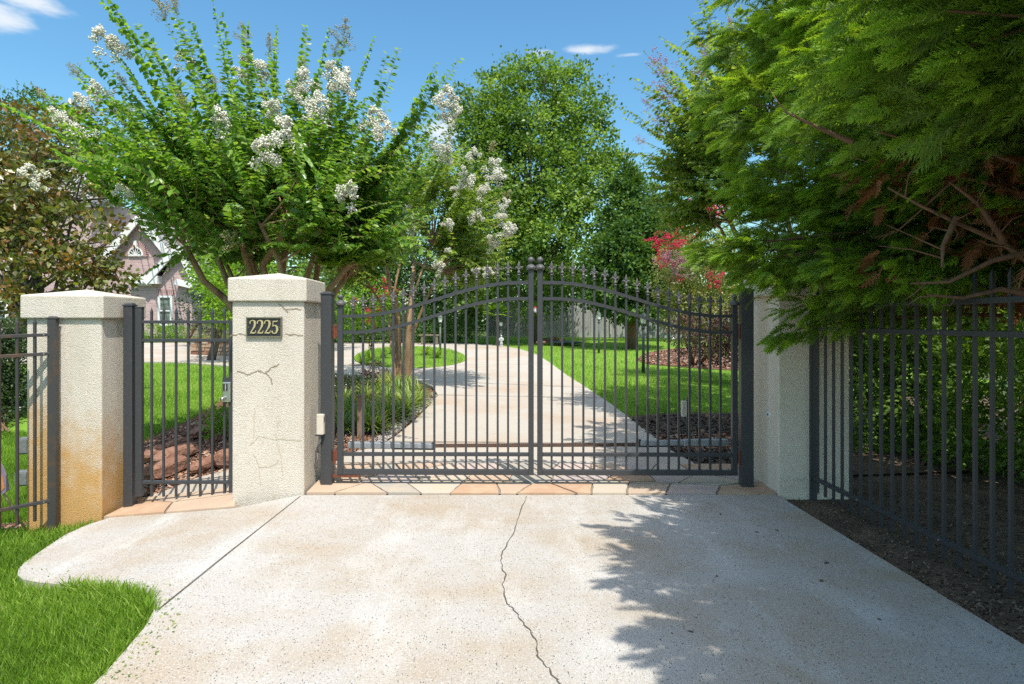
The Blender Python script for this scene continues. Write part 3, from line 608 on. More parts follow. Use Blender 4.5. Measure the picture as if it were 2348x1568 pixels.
def gate_leaf(th, tc_, hinge_top, mid_top, pick, label):
    base = gp((th+tc_)/2, 0); o = root('driveway_gate', (base.x, base.y, float(zf(base.x, base.y))), label, 'gate', 'two leaves of the driveway gate')
    zb0, zb1 = .118, .168; zs0, zs1 = .296, .332
    sgn = 1 if tc_ > th else -1
    sw = .052
    for t, zt, nm in ((th, hinge_top, 'hinge_stile'), (tc_, mid_top, 'meeting_stile')):
        m = MB(); m.box(gp(t, (.118+zt)/2), (sw, sw, zt-.118), gang); m.build(nm, M['metal'], o, bevel=.004); ballcap(gp(t, zt), o, .033 if nm[0] == 'm' else .026)
    e0, e1 = th+sgn*sw/2, tc_-sgn*sw/2
    m = MB(); m.bar(gp(e0, (zb0+zb1)/2), gp(e1, (zb0+zb1)/2), .044, .05, gn); m.build('bottom_rail', M['metal'], o, bevel=.003)
    m = MB(); m.bar(gp(e0, .314), gp(e1, .314), .036, .034, gn); m.build('lower_rail', M['metal'], o, bevel=.003)
    def S_(t): u = abs(t-th)/abs(tc_-th); u = min(1, max(0, (u-.06)/.88)); return (1-math.cos(math.pi*u))/2
    zl = lambda t: 1.487+(1.812-1.487)*S_(t); zu = lambda t: 1.642+(1.966-1.642)*S_(t)
    for nm, fz in (('arched_lower_rail', zl), ('arched_top_rail', zu)):
        m = MB(); K = 40; vs = []; fs = []
        for i in range(K+1):
            t = e0+(e1-e0)*i/K; z = fz(t)
            for a, b in ((-1, -1), (1, -1), (1, 1), (-1, 1)): vs.append(gp(t, z+b*.015, a*.019))
        for i in range(K):
            for a in range(4): b = (a+1) % 4; fs.append((4*i+a, 4*i+b, 4*i+4+b, 4*i+4+a))
        fs += [(3, 2, 1, 0), tuple(4*K+q for q in range(4))]
        m.add(vs, fs); m.build(nm, M['metal'], o)
    for px in pick:
        t = onplane(px); zt = zu(t)+.066; m = MB(); m.box(gp(t, (zb1+zt)/2, 0), (.0195, .0195, zt-zb1), gang); p = m.build('picket', M['metal'], o)
        f = fin0 if first_fin[0] else fin0.copy()
        if not first_fin[0]: C.objects.link(f)
        first_fin[0] = False; f.parent = p; f.location = gp(t, zt)-org(o)
    return o
z2x = lambda v: (750+v*.3955)/1.0652
z3x = lambda v: (1250+v*.408)/1.0652
tHL, tML = onplane(780.5), onplane(1217); tMR, tHR = onplane(1237.5), onplane(1683)
GLf = gate_leaf(tHL, tML, 1.745, 2.09, [z2x(v) for v in (283, 345, 407, 470, 532, 594, 655, 722, 785, 850, 916, 980, 1045, 1112, 1176, 1240, 1306)], 'sunlit left leaf of the arched black driveway gate, fleur de lis tips')
GRt = gate_leaf(tHR, tMR, 1.745, 2.09, [z3x(v) for v in (237, 300, 363, 427, 492, 556, 618, 683, 748, 812, 873, 938, 998, 1062, 1122, 1186, 1247)], 'right leaf of the arched black driveway gate, shaded at its hinge end')
# posts
def square_post(c, w, z0, z1, ang, name, label, grp, m=M['metal'], parts=True):
    o = root(name, (c.x, c.y, z0), label, 'gate post', grp)
    b = MB(); b.box((c.x, c.y, (z0+z1)/2-.03), (w, w, z1-z0+.06), ang); b.build('shaft', m, o, bevel=.005)
    k = MB(); vs = []; b = MB(); b.box((c.x, c.y, z1+.008), (w+.012, w+.012, .016), ang); b.box((c.x, c.y, z1+.024), (w, w, .014), ang, .6); b.build('cap', m, o, bevel=.004)
    return o
gp1 = square_post(gp(onplane(751), 0), .105, 0, zpx(onplane(751), 676), gang, 'gate_post', 'black square steel post against the number pillar, carrying the left gate leaf', 'posts of the driveway gate')
gp2 = square_post(gp(onplane(1710), 0), .115, 0, zpx(onplane(1710), 668), gang-.12, 'gate_post', 'shaded black steel post in front of the right pillar, carrying the right gate leaf', 'posts of the driveway gate')
for o, t0, t1 in ((gp1, onplane(751)+.0527, tHL-.026), (gp2, tHR+.026, onplane(1710)-.058)):
    for z in (1.5, .30):
        m = MB(); m.bar(gp(t0, z), gp(t1, z), .05, .12 if z > 1 else .10, gn); m.build('hinge_bracket', M['rust'] if o is gp1 else M['metal'], o, bevel=.004)
        m = MB(); tm = (t0+t1)/2; m.tube([gp(tm, z-.075, .03), gp(tm, z+.055, .03)], .012, 10); m.build('hinge_pin', M['rust'], o)
m = MB(); m.bar(gp(onplane(751)+.054, .105, .01), gp(onplane(826), .105, .01), .03, .022, gn); m.build('drop_rod', M['rust'], gp1)
# openers
def opener(px0, px1, py, label, flip=False):
    t0, t1 = onplane(px0), onplane(px1); z = zpx((t0+t1)/2, py)+.015
    o = root('gate_opener', gp((t0+t1)/2, z, -.12), label, 'gate opener', 'linear gate openers')
    m = MB(); m.bar(gp(t0, z, -.12), gp(t0+(t1-t0)*.5, z, -.10), .07, .062, gn); m.build('motor_tube', M['alum'], o, bevel=.008)
    m = MB(); m.bar(gp(t0+(t1-t0)*.5, z, -.10), gp(t1-(t1-t0)*.02, z, -.075), .055, .05, gn); m.build('drive_arm', M['alum'], o, bevel=.006)
    m = MB(); m.bar(gp(t0+(t1-t0)*.5, z-.034, -.10), gp(t1, z-.034, -.075), .012, .012, gn); m.bar(gp(t1-(t1-t0)*.03, z, -.075), gp(t1, z, -.075), .05, .07, gn); m.build('end_bracket', M['dark_plastic'], o)
opener(790, 995, 1029, 'silver gate opener arm lying behind the left gate leaf'); opener(1678, 1466, 1023, 'silver gate opener arm lying behind the right gate leaf')
# call box on the left gate post
c = gp(onplane(744), 0, .0525+.035); z0, z1 = zpx(onplane(744), 992), zpx(onplane(744), 946)
o = root('call_box', (c.x, c.y, (z0+z1)/2), 'small beige plastic call box with a grey cable on the gate post', 'call box')
b = MB(); b.box((c.x-.012, c.y, (z0+z1)/2), (.062, .05, z1-z0), gang); b.build('housing', M['beige_box'], o, bevel=.006)
b = MB(); b.box((c.x+.022, c.y, (z0+z1)/2+.0), (.006, .046, z1-z0-.01), gang); b.build('side_cover', M['beige_box'], o)
b = MB(); b.box((c.x+.0255, c.y-.01, z1-.05), (.004, .02, .05), gang); b.box((c.x-.02, c.y-.0, z0-.006), (.07, .055, .008), gang); b.build('trim', M['dark_plastic'], o)
b = MB(); b.tube([(c.x-.01, c.y, z0-.005), (c.x-.012, c.y, z0-.05), (c.x-.03, c.y+.01, z0-.10), (c.x-.05, c.y+.03, z0-.14), (c.x-.055, c.y+.06, z0-.18)], .011, 8); b.build('cable', M['grey_box'], o, True)
# owl-like face ornament in the gap between the leaves
c = gp((tML+tMR)/2, zpx(tML, 710), -.012)
o = root('gate_ornament', c, 'small red and white ornament between the two meeting gate stiles', 'ornament')
b = MB(); b.lathe((c.x, c.y, c.z-.03), [(.004, 0), (.016, .006), (.020, .02), (.020, .04), (.018, .045)], 14, sy=.55); b.build('body', M['ornament'], o, True)
b = MB(); b.lathe((c.x, c.y, c.z+.0155), [(.021, 0), (.021, .008), (.018, .012)], 14, sy=.6); b.build('top', M['red_paint'], o)
for s in (-1, 1):
    b = MB(); b.tube([(c.x+s*.007, c.y-.0105, c.z+.006), (c.x+s*.007, c.y-.0135, c.z+.006)], .0035, 8); b.build('eye', M['dark_plastic'], o)
# trench drain across the drive behind the gate
d0, d1 = G(838, 1023), G(1560, 1019)
dm = MB(); dd = (d1-d0); n = 170; dv = dd.normalized(); side = Vector((-dv.y, dv.x, 0))
for i in range(n):
    p = d0+dd*(i/n); p.z = float(zf(p.x, p.y))+.008; dm.bar(p-side*.055-dv*.004, p+side*.055+dv*.006, .012, .01)
o = root('trench_drain', (d0+dd*.5), 'rusty slotted drain grate across the inner drive', 'drain'); dm.build('grate', M['drainm'], o)
b = MB()
for s in (-1, 1): b.bar(d0+side*.062*s+Vector((0, 0, .006)), d1+side*.062*s+Vector((0, 0, .006)), .012, .014)
b.build('frame', M['drainm'], o)
b = MB(); b.bar(d0+Vector((0, 0, -.001)), d1+Vector((0, 0, -.001)), .11, .004); b.build('channel', M['dark_plastic'], o)

# ------------------------------------------------------------------ pedestrian gate
def picket(name, p, z0, z1, w, parent, m, ang=0, tip=.045):
    b = MB(); b.box((p.x, p.y, (z0+z1)/2), (w, w, z1-z0), ang)
    b.box((p.x, p.y, z1+.006), (w*1.15, w*1.15, .012), ang); n = 4; b.box((p.x, p.y, z1+.012+tip/2), (w*1.1, w*1.1, tip), ang, .05)
    return b.build(name, m, parent)
a0, a1 = G(298, 1163), G(534, 1143)
a1 = P(531, 1143, depth(a0)*.995); Zp = depth(a0)
def pp(px, py, dz=0.0): return P(px, py, Zp+dz)
q = pp(298, 1163); top = pp(298, 702).z
square_post(Vector((q.x, q.y, 0)), .085, q.z, top, 0, 'gate_post', 'black steel hinge post of the small walk gate beside the stained pillar', 'posts of the walk gate')
q1 = pp(317, 1137)
o = root('walk_gate', pp(420, 1160), 'narrow black walk gate of straight pickets between two stucco pillars', 'gate')
wk = P(317, 735, Zp).x; b = MB(); zt = pp(317, 706).z; b.box((q1.x+.012, q1.y, (q1.z+zt)/2), (.062, .05, zt-q1.z), 0); b.box((q1.x+.012, q1.y, zt+.006), (.07, .058, .012)); b.build('hinge_stile', M['metal'], o, bevel=.004)
q2 = pp(531, 1143); zt = pp(531, 735).z; b = MB(); b.box((q2.x, q2.y, (q2.z+zt)/2), (.042, .045, zt-q2.z), 0); b.build('latch_stile', M['metal'], o, bevel=.004)
for nm, y in (('top_rail', 738), ('upper_rail', 780), ('bottom_rail', 1105)):
    b = MB(); b.bar(pp(327, y), pp(526, y), .036, .03, (0, 1, 0)); b.build(nm, M['metal'], o, bevel=.003)
for px in (347.7, 375, 403.7, 431.7, 459, 487, 514.6):
    t = pp(px, 718); bo = pp(px, 1138); picket('picket', Vector((t.x, t.y, 0)), bo.z, t.z, .019, o, M['metal'])
# keypad lock
c = pp(517, 890, -.03); lk = MB(); zt, zb = pp(0, 865).z, pp(0, 922).z
lk.box((c.x+.012, c.y+.02, (zt+zb)/2), (.095, .008, zt-zb), 0); L1 = lk.build('lock_plate', M['metal'], o)
lk = MB(); zt2, zb2 = pp(0, 875).z, pp(0, 920).z; lk.box((c.x+.015, c.y, (zt2+zb2)/2), (.075, .034, zt2-zb2), 0); L2 = lk.build('lock_body', M['steel'], L1, bevel=.006)
lk = MB(); lk.box((c.x+.005, c.y-.0185, pp(0, 887).z), (.042, .003, .068), 0); lk.build('keypad', M['dark_plastic'], L1)
lk = MB()
for r_ in range(5):
    for s in (0,): lk.box((c.x+.008, c.y-.021, pp(0, 887).z+.024-r_*.012), (.009, .003, .005), 0)
lk.build('keys', M['white'], L1)
lk = MB(); kz = pp(0, 911).z; lk.tube([(c.x-.004, c.y-.017, kz), (c.x-.01, c.y-.045, kz-.004), (c.x-.014, c.y-.06, kz-.005)], [.017, .017, .016], 14); lk.build('knob', M['steel'], L1, True)

# ------------------------------------------------------------------ left fence
Zl = 5.55; fp0 = P(122, 1200, Zl); fdir = Vector((-.085*cT-.085*sT, -.085*cT+.085*sT, 0)); 
gz = float(zf(fp0.x, fp0.y))
o = root('picket_fence', (fp0.x, fp0.y, gz), 'rust-stained black metal fence section running off left from the stained pillar', 'fence', 'metal fence sections')
b = MB(); zt = P(0, 731, Zl).z; b.box((fp0.x, fp0.y, (gz-.1+zt)/2), (.07, .06, zt-gz+.1), .1); b.box((fp0.x, fp0.y, zt+.006), (.08, .07, .012), .1); b.box((fp0.x, fp0.y, zt+.018), (.07, .06, .014), .1, .6); b.build('post', M['metal_worn'], o, bevel=.004)
zs = lambda y: P(0, y, Zl).z
k = .32  # slope of rails down along the fence (per unit length)
fl = fdir.normalized(); step = fdir.length*1.02
for nm, y in (('top_rail', 767), ('upper_rail', 810.5), ('bottom_rail', 1146)):
    b = MB(); z = zs(y); e = fp0+fl*1.9; b.bar(Vector((fp0.x, fp0.y, z)), Vector((e.x, e.y, z-.10*1.9/.4*.12)), .034, .03, fl.cross(Vector((0, 0, 1)))); b.build(nm, M['metal_worn'], o, bevel=.003)
for i in range(1, 15):
    p = fp0+fl*(step*i+.01); dz = .03*(step*i); picket('picket', Vector((p.x, p.y, 0)), zs(1186)-dz*1.2, zs(741)-dz, .020, o, M['metal_worn'], .1)
for y in (767, 810.5, 1146):
    p = fp0+fl*.06; MB().tube([(p.x+.01, p.y-.018, zs(y)), (p.x+.01, p.y-.03, zs(y))], .007, 8).build('bolt', M['steel'], o)

# ------------------------------------------------------------------ right fence
rf0 = P(1862, 1094, 5.6)
o = root('picket_fence', (rf0.x, rf0.y, 0), 'long black metal picket fence beside the drive under the cypress boughs', 'fence', 'metal fence sections')
zt, zu_, zb_ = 1.72, 1.522, .164
b = MB(); b.box((rf0.x, rf0.y, .87), (.06, .06, 1.9)); b.box((rf0.x, rf0.y, 1.828), (.07, .07, .014)); b.build('post', M['metal'], o, bevel=.004)
ye = -3.0
for nm, z in (('top_rail', zt), ('upper_rail', zu_), ('bottom_rail', zb_)):
    b = MB(); b.bar((rf0.x, rf0.y-.03, z), (rf0.x, ye, z), .034, .036, (1, 0, 0)); b.build(nm, M['metal'], o, bevel=.003)
for i in range(66):
    y = rf0.y-.09-.1275*i
    if y < ye: break
    picket('picket', Vector((rf0.x, y, 0)), .045, 1.85, .0195, o, M['metal'])
for i in (5, 12):
    for z in (zt, zu_, zb_): MB().tube([(rf0.x-.017, rf0.y-.09-.1275*i+.02, z), (rf0.x-.024, rf0.y-.09-.1275*i+.02, z)], .008, 8).build('bolt', M['steel'], o)
b = MB(); b.box((rf0.x, -.6, .87), (.06, .06, 1.9)); b.build('post', M['metal'], o)

# ------------------------------------------------------------------ vegetation builders
UP = np.array([0, 0, 1.0])
def bez(p0, p1, p2, n):
    t = np.linspace(0, 1, n)[:, None]; return (1-t)**2*p0+2*t*(1-t)*p1+t*t*p2
def rv(n=1, s=1.0): return rs.randn(n, 3)*s
def whips(paths, size, step, droop=.3):
    """rows of opposite leaves along curved shoots"""
    lo, yd, nm, sz, rd = [], [], [], [], []
    for p0, p1, p2, k in paths:
        L_ = np.linalg.norm(p2-p0)*1.05; n = max(4, int(L_/step)); P_ = bez(p0, p1, p2, n+1); T = nrmz(np.gradient(P_, axis=0))
        lat = nrmz(np.cross(T, UP+rv(1, .35)[0])); base = rs.rand()*.5
        for s in (-1, 1):
            q = P_+T*rs.uniform(-.4, .4, (n+1, 1))*step; d = nrmz(lat*s+T*rs.uniform(.3, .7, (n+1, 1))+UP*(-droop)+rv(n+1, .16))
            tt = np.linspace(0, 1, n+1); lo.append(q); yd.append(d); nm.append(UP+rv(n+1, .45)); sz.append(size*k*(1-.55*tt**3)*rs.uniform(.75, 1.15, n+1)); rd.append(np.clip(base+rs.rand(n+1)*.5, 0, 1))
    return np.concatenate(lo), np.concatenate(yd), np.concatenate(nm), np.concatenate(sz), np.concatenate(rd)
FLO = (np.array([(0, 0, 1), (1, 0, 0), (0, 1, 0), (-1, 0, 0), (0, -1, 0), (0, 0, -.8)], float), np.array([(0, 1, 2), (0, 2, 3), (0, 3, 4), (0, 4, 1), (5, 2, 1), (5, 3, 2), (5, 4, 3), (5, 1, 4)]))
def pan_mesh(name, m, dens=120, sparse=False):
    r = np.random.RandomState(len(bpy.data.meshes)); pts = []
    nb = 11 if not sparse else 15
    for i in range(nb):
        t = i/nb; c = np.array([0, .12+.8*t, 0])+np.array([r.randn()*.27*(1-t*.7), r.randn()*.05, r.randn()*.27*(1-.7*t)])
        rr = (.22 if not sparse else .17)*(1-.45*t)
        k = dens//nb; pts.append(c+nrmz(r.randn(k, 3))*rr*(r.rand(k, 1)**.4))
    p = np.concatenate(pts); n = len(p)
    V, Fc, R = scatter(FLO, p, r.randn(n, 3), r.randn(n, 3), r.uniform(.028, .05, n)*(1 if not sparse else .62), r.rand(n))
    if sparse:
        q = p[::2]; b = np.stack([np.zeros(len(q)), np.clip(q[:, 1]-.25, 0, 1), np.zeros(len(q))], 1); d = q-b; l = np.linalg.norm(d, axis=1)
        T_ = (np.array([(-.012, 0, 0), (.012, 0, 0), (0, 1, 0)], float), np.array([(0, 1, 2)])); sc = np.repeat(l[:, None, None], 1, 1)
        v2, f2, r2 = scatter(T_, b, d, r.randn(len(q), 3), l); V, Fc, R = cat([(V, Fc, R), (v2, f2, r2*.3)])
    o = np_mesh(name, V, Fc, m, None, R); me = o.data; bpy.data.objects.remove(o); return me
PAN = {'w': [pan_mesh('flower_cluster', M['petal'], 400) for _ in range(3)], 'b': [pan_mesh('flower_cluster', M['bud'], 260, True) for _ in range(3)],
       'r': [pan_mesh('flower_cluster', M['redpetal'], 120) for _ in range(2)], 'p': [pan_mesh('flower_cluster', M['pinkpetal'], 150, True) for _ in range(2)]}
def add_pan(parent, p, d, s, kind):
    me = PAN[kind][rs.randint(len(PAN[kind]))]; o = bpy.data.objects.new('flower_cluster', me); C.objects.link(o); o.parent = parent
    y = Vector(d).normalized(); x = y.cross(Vector(rs.randn(3))).normalized(); z = x.cross(y)
    o.location = Vector(p)-org(parent); o.rotation_euler = Matrix((x, y, z)).transposed().to_euler(); o.scale = (s, s, s)
def crape(label, name, base, trunks, O, nodes, wh, pans, lm, bark, size=.056, step=.042, grp='crape myrtles', tw=.010):
    """trunks: list of (points, r0, r1); nodes: (N,3) twig nodes; wh: list (node->tip) whips"""
    o = root(name, base, label, 'flowering tree', grp)
    tb = MB()
    for pts, r0, r1 in trunks: tb.tube(pts, list(np.linspace(r0, r1, len(pts))), 9)
    tb.build('trunk', bark, o, True)
    tips = np.array([tuple(t[0][-1]) for t in trunks]); mids = np.array([tuple(t[0][-2]) for t in trunks]); src = np.concatenate([tips, mids])
    bb = MB()
    for nd in nodes:
        d = np.linalg.norm(src-nd, axis=1)+.6*np.maximum(0, src[:, 2]-nd[2]); s = src[np.argmin(d)]; m_ = (s+nd)/2+rv(1, .05)[0]-UP*.03
        bb.tube([Vector(s), Vector(m_), Vector(nd)], [tw*1.6, tw*1.1, tw*.6], 5, False)
    for p0, p1, p2, k in wh:
        q = bez(p0, p1, p2, 6); bb.tube([Vector(v) for v in q], list(np.linspace(tw*.5, tw*.16, 6)), 3, False)
    bb.build('branches', bark, o)
    V, Fc, R = scatter(OVAL, *whips(wh, size, step)[:4]); np_mesh('foliage', V, Fc, lm, o, R)
    for p, d, s, k in pans: add_pan(o, p, d, s, k)
    return o
def crown(o, lobes, leaf, per, rc, m, T=LEAF, dens=1.0, name='crown', back=.5, droop=.0, inner=.3, upb=.5, jag=1.0):
    """leaf clumps spread through ellipsoidal lobes given as (px, py, rpx, rpy, Z[, rdepth])"""
    Ls, Ys, Ns, Sz, Rd = [], [], [], [], []
    for lb in lobes:
        px, py, rx, ry, Z = lb[:5]; c = np.array(P(px, py, Z)); a, b = rx*Z/F, ry*Z/F; dpt = lb[5] if len(lb) > 5 else min(a, b*1.2)
        area = 4*math.pi*((a*b)**1.6/3+(a*dpt)**1.6/3+(b*dpt)**1.6/3)**(1/1.6); n = int(dens*area/(rc*rc*2.2))
        u = nrmz(rs.randn(n, 3)); u = u[(u[:, 1] < .25) | (rs.rand(n) < back)]; n = len(u)
        rr = np.where(rs.rand(n) < inner, rs.uniform(.3, .85, n), rs.uniform(.82, 1.06, n))[:, None]
        cc = c+u*rr*np.array([a, dpt, b]); cs = rs.uniform(.55, 1.3, n)*rc*jag; tone = rs.rand(n)
        k = per; q = rs.randn(n, k, 3)*.5; q = q*cs[:, None, None]*np.array([1, 1, .72]); pos = (cc[:, None]+q).reshape(-1, 3)
        out = nrmz((q*.9+u[:, None]*cs[:, None, None]*.6).reshape(-1, 3)); yd = nrmz(out+rv(n*k, .5)-UP*droop); nm = UP*upb+out*.5+rv(n*k, .45)
        Ls.append(pos); Ys.append(yd); Ns.append(nm); Sz.append(rs.uniform(.7, 1.25, n*k)*leaf); Rd.append(np.clip(np.repeat(tone, k)*.6+rs.rand(n*k)*.45, 0, 1))
    A_ = [np.concatenate(q) for q in (Ls, Ys, Ns, Sz, Rd)]
    g = zf(A_[0][:, 0], A_[0][:, 1]); kp = A_[0][:, 2] > g+.01; A_ = [q[kp] for q in A_]
    V, Fc, R = scatter(T, *A_); return np_mesh(name, V, Fc, m, o, R)
def tree(name, label, cat_, base, lobes, leaf, per, rc, m, trunk_r=.15, bark=None, grp=None, T=LEAF, limbs=True, top=None, **k):
    b = Vector(base); b.z = float(zf(b.x, b.y)); o = root(name, b, label, cat_, grp)
    crown(o, lobes, leaf, per, rc, m, T, **k)
    if bark is not None:
        mb = MB(); lb = max(lobes, key=lambda l: l[3]); t = P(lb[0], lb[1]-lb[3]*.55, lb[4])
        pts = [b-Vector((0, 0, .2))]+[b.lerp(t, f)+Vector(rs.randn(3)*.012*(t-b).length*(f < 1)) for f in (.2, .4, .6, .8, 1)]
        mb.tube(pts, [trunk_r*1.25, trunk_r, trunk_r*.85, trunk_r*.6, trunk_r*.4, trunk_r*.15], 9); mb.build('trunk', bark, o, True)
        if limbs:
            mb = MB()
            for l in lobes:
                c = np.array(P(l[0], l[1], l[4])); a, h = l[2]*l[4]/F, l[3]*l[4]/F
                for _ in range(7):
                    u = nrmz(rs.randn(1, 3))[0]; e = c+u*np.array([a, min(a, h), h])*.8; s = pts[rs.randint(1, 5)]; e[2] = max(e[2], s.z+.1)
                    mb.tube([s, Vector((np.array(s)*.5+e*.5)+rv(1, .05*a)[0]), Vector(e)], [trunk_r*.35, trunk_r*.2, trunk_r*.06], 5, False)
            mb.build('limbs', bark, o, True)
    return o
A3 = lambda px, py, Z: np.array(P(px, py, Z))

# ------------------------------------------------------------------ big white crape myrtle behind the number pillar
rs.seed(21)
base = G(640, 1015); Bz = depth(base); base = Vector(base)
tr = []
tdefs = [((560, 745, 8.0), (520, 690, 7.9), (468, 645, 7.8), (425, 560, 7.6)), ((585, 740, 8.2), (548, 690, 8.2), (515, 640, 8.3), (497, 585, 8.4), (470, 520, 8.4)), ((600, 730, 7.9), (584, 665, 7.9), (566, 600, 7.9), (545, 520, 7.7)),
         ((620, 740, 8.3), (602, 660, 8.3), (588, 630, 8.3), (575, 590, 8.2)), ((640, 740, 7.9), (618, 670, 7.9), (604, 610, 7.9), (640, 545, 7.8), (655, 480, 7.7)), ((655, 740, 8.4), (645, 660, 8.4), (652, 590, 8.4), (680, 500, 8.4)), 
         ((680, 740, 8.1), (700, 660, 8.1), (713, 600, 8.1), (735, 520, 8.0)), ((690, 740, 8.3), (722, 670, 8.3), (730, 600, 8.3), (762, 560, 8.3), (800, 500, 8.2)), ((700, 745, 7.8), (745, 680, 7.8), (800, 610, 7.7), (852, 565, 7.5)), ((705, 745, 8.1), (755, 690, 8.2), (790, 640, 8.3), (830, 560, 8.4)),
         ((610, 740, 8.6), (560, 690, 8.7), (530, 640, 8.8), (505, 570, 8.9)), ((665, 740, 7.6), (650, 660, 7.5), (640, 600, 7.4), (600, 520, 7.2))]
for td in tdefs:
    st = base+Vector((rs.uniform(-.25, .25), rs.uniform(-.2, .2), -.1)); f = P(*td[0]); mid = st.lerp(f, .5)+Vector((rs.uniform(-.05, .05), 0, 0))
    pts = [st, mid]+[P(*q)+Vector(rs.randn(3)*.012) for q in td]; r = rs.uniform(.05, .075); tr.append((pts, r, r*.5))
O = A3(640, 690, 8.0); right = np.array([cT, -sT, 0]); fwd = np.array([sT, cT, 0])
def Rm(a): # radius in metres by angle from vertical
    d = math.degrees(a); return np.interp(d, [-110, -90, -75, -60, -45, -30, -15, 0, 15, 30, 45, 60, 75, 90, 110], [1.5, 2.4, 3.0, 3.15, 3.15, 3.0, 2.85, 2.85, 2.95, 2.9, 2.6, 2.35, 1.9, 1.5, 1.0])
nodes, wh = [], []
for i in range(115):
    a = rs.uniform(-1.12, 1.3); b = rs.uniform(-.75, .75); R_ = Rm(a)*rs.uniform(.3, .68)
    d = (right*math.sin(a)+UP*math.cos(a))*math.cos(b)+fwd*math.sin(b)
    nd = O+d*R_; nd[2] = max(nd[2], 2.35); nodes.append(nd)
    for j in range(8):
        a2 = a*1.0+rs.uniform(-.22, .22); b2 = b+rs.uniform(-.25, .25); d2 = (right*math.sin(a2)+UP*math.cos(a2))*math.cos(b2)+fwd*math.sin(b2)
        R2 = Rm(a2)*(rs.uniform(.62, .93) if rs.rand() < .85 else rs.uniform(.93, 1.0))
        tip = O+d2*R2+rv(1, .08)[0]; 
        if np.linalg.norm(tip-nd) < .25: tip = nd+d2*.4
        if tip[2] < 2.35: tip[2] = 2.35+rs.rand()*.2
        ln = np.linalg.norm(tip-nd); wh.append((nd, (nd+tip)/2+UP*ln*(rs.uniform(-.02, .14)+.22*abs(a2)*rs.rand())+rv(1, .08*ln)[0], tip, rs.uniform(.8, 1.1)))
# inner leafy fill low in the crown
for i in range(420):
    a = rs.uniform(-1.12, 1.25); b = rs.uniform(-.9, .9); d = (right*math.sin(a)+UP*math.cos(a)*.8)*math.cos(b)+fwd*math.sin(b); p0 = O+d*rs.uniform(.35, .8)*Rm(a)*.8+UP*.15; p0[2] = max(p0[2], 2.45)
    e = p0+nrmz(d+rv(1, .5)[0])*rs.uniform(.35, .8); e[2] = max(e[2], 2.4); wh.append((p0, (p0+e)/2+UP*.08, e, .95))
def nodeto(tip, frac=.5):
    n_ = np.array(nodes); t = O+(tip-O)*frac; i = np.argmin(np.linalg.norm(n_-t, axis=1)); return n_[i]
for px, py, Z, br in [(238, 4, 7.2, .18), (300, 70, 7.6, .15), (395, 25, 7.4, .10), (330, 95, 7.8, .1), (497, 30, 7.5, .02), (505, 120, 7.9, .02), (553, 60, 7.7, 0), (790, 62, 7.8, 0), (700, 60, 8.2, 0), (880, 125, 7.6, -.02), (842, 120, 8.0, 0),
                      (1003, 145, 7.3, -.06), (1000, 170, 7.4, -.06), (975, 215, 7.7, -.05), (165, 158, 7.8, .05), (90, 205, 7.6, .1), (120, 270, 7.9, .1), (260, 240, 7.2, .1), (215, 120, 7.3, .1), (60, 225, 7.9, .12), (640, 95, 8.0, 0),
                      (130, 395, 7.3, .16), (60, 395, 7.2, .2), (490, 560, 6.9, .35), (460, 440, 6.9, .25), (1000, 590, 6.9, .35), (930, 520, 7.0, .3), (300, 600, 7.4, .3), (270, 505, 7.4, .25), (410, 620, 7.3, .3), (175, 255, 7.5, .1), (980, 330, 7.4, .1), (1010, 265, 7.8, .05)]:
    tip = A3(px, py, Z); nd = nodeto(tip, .42 if py < 300 else .6)
    ln = np.linalg.norm(tip-nd)
    for q in range(2 if py < 250 else 1):
        t2 = tip+rv(1, .03 if q == 0 else .16)[0]*np.array([1, 1.5, .6]); wh.append((nd, nd*.45+t2*.55+UP*ln*br, t2, 1.12))
for px, py, Z, br, q_ in [(335, 612, 7.4, .22, 1), (290, 590, 7.6, .22, 1), (395, 628, 7.2, .3, 2), (180, 420, 7.6, .2, 4), (450, 590, 6.9, .3, 2), (130, 350, 7.8, .15, 4), (860, 560, 7.0, .25, 3), (930, 560, 7.3, .25, 3), (990, 480, 7.4, .15, 4), (820, 590, 7.3, .2, 2), (1000, 400, 7.5, .12, 4)]:
    for _ in range(q_):
        tip = A3(px, py, Z)+rv(1, .14)[0]; nd = nodeto(tip, .55); ln = np.linalg.norm(tip-nd); wh.append((nd, (nd+tip)/2+UP*ln*br, tip, .77 if py > 580 and px < 430 else 1.0))
pans = []
Z5 = lambda x, y: (x*.4311, y*.4311)
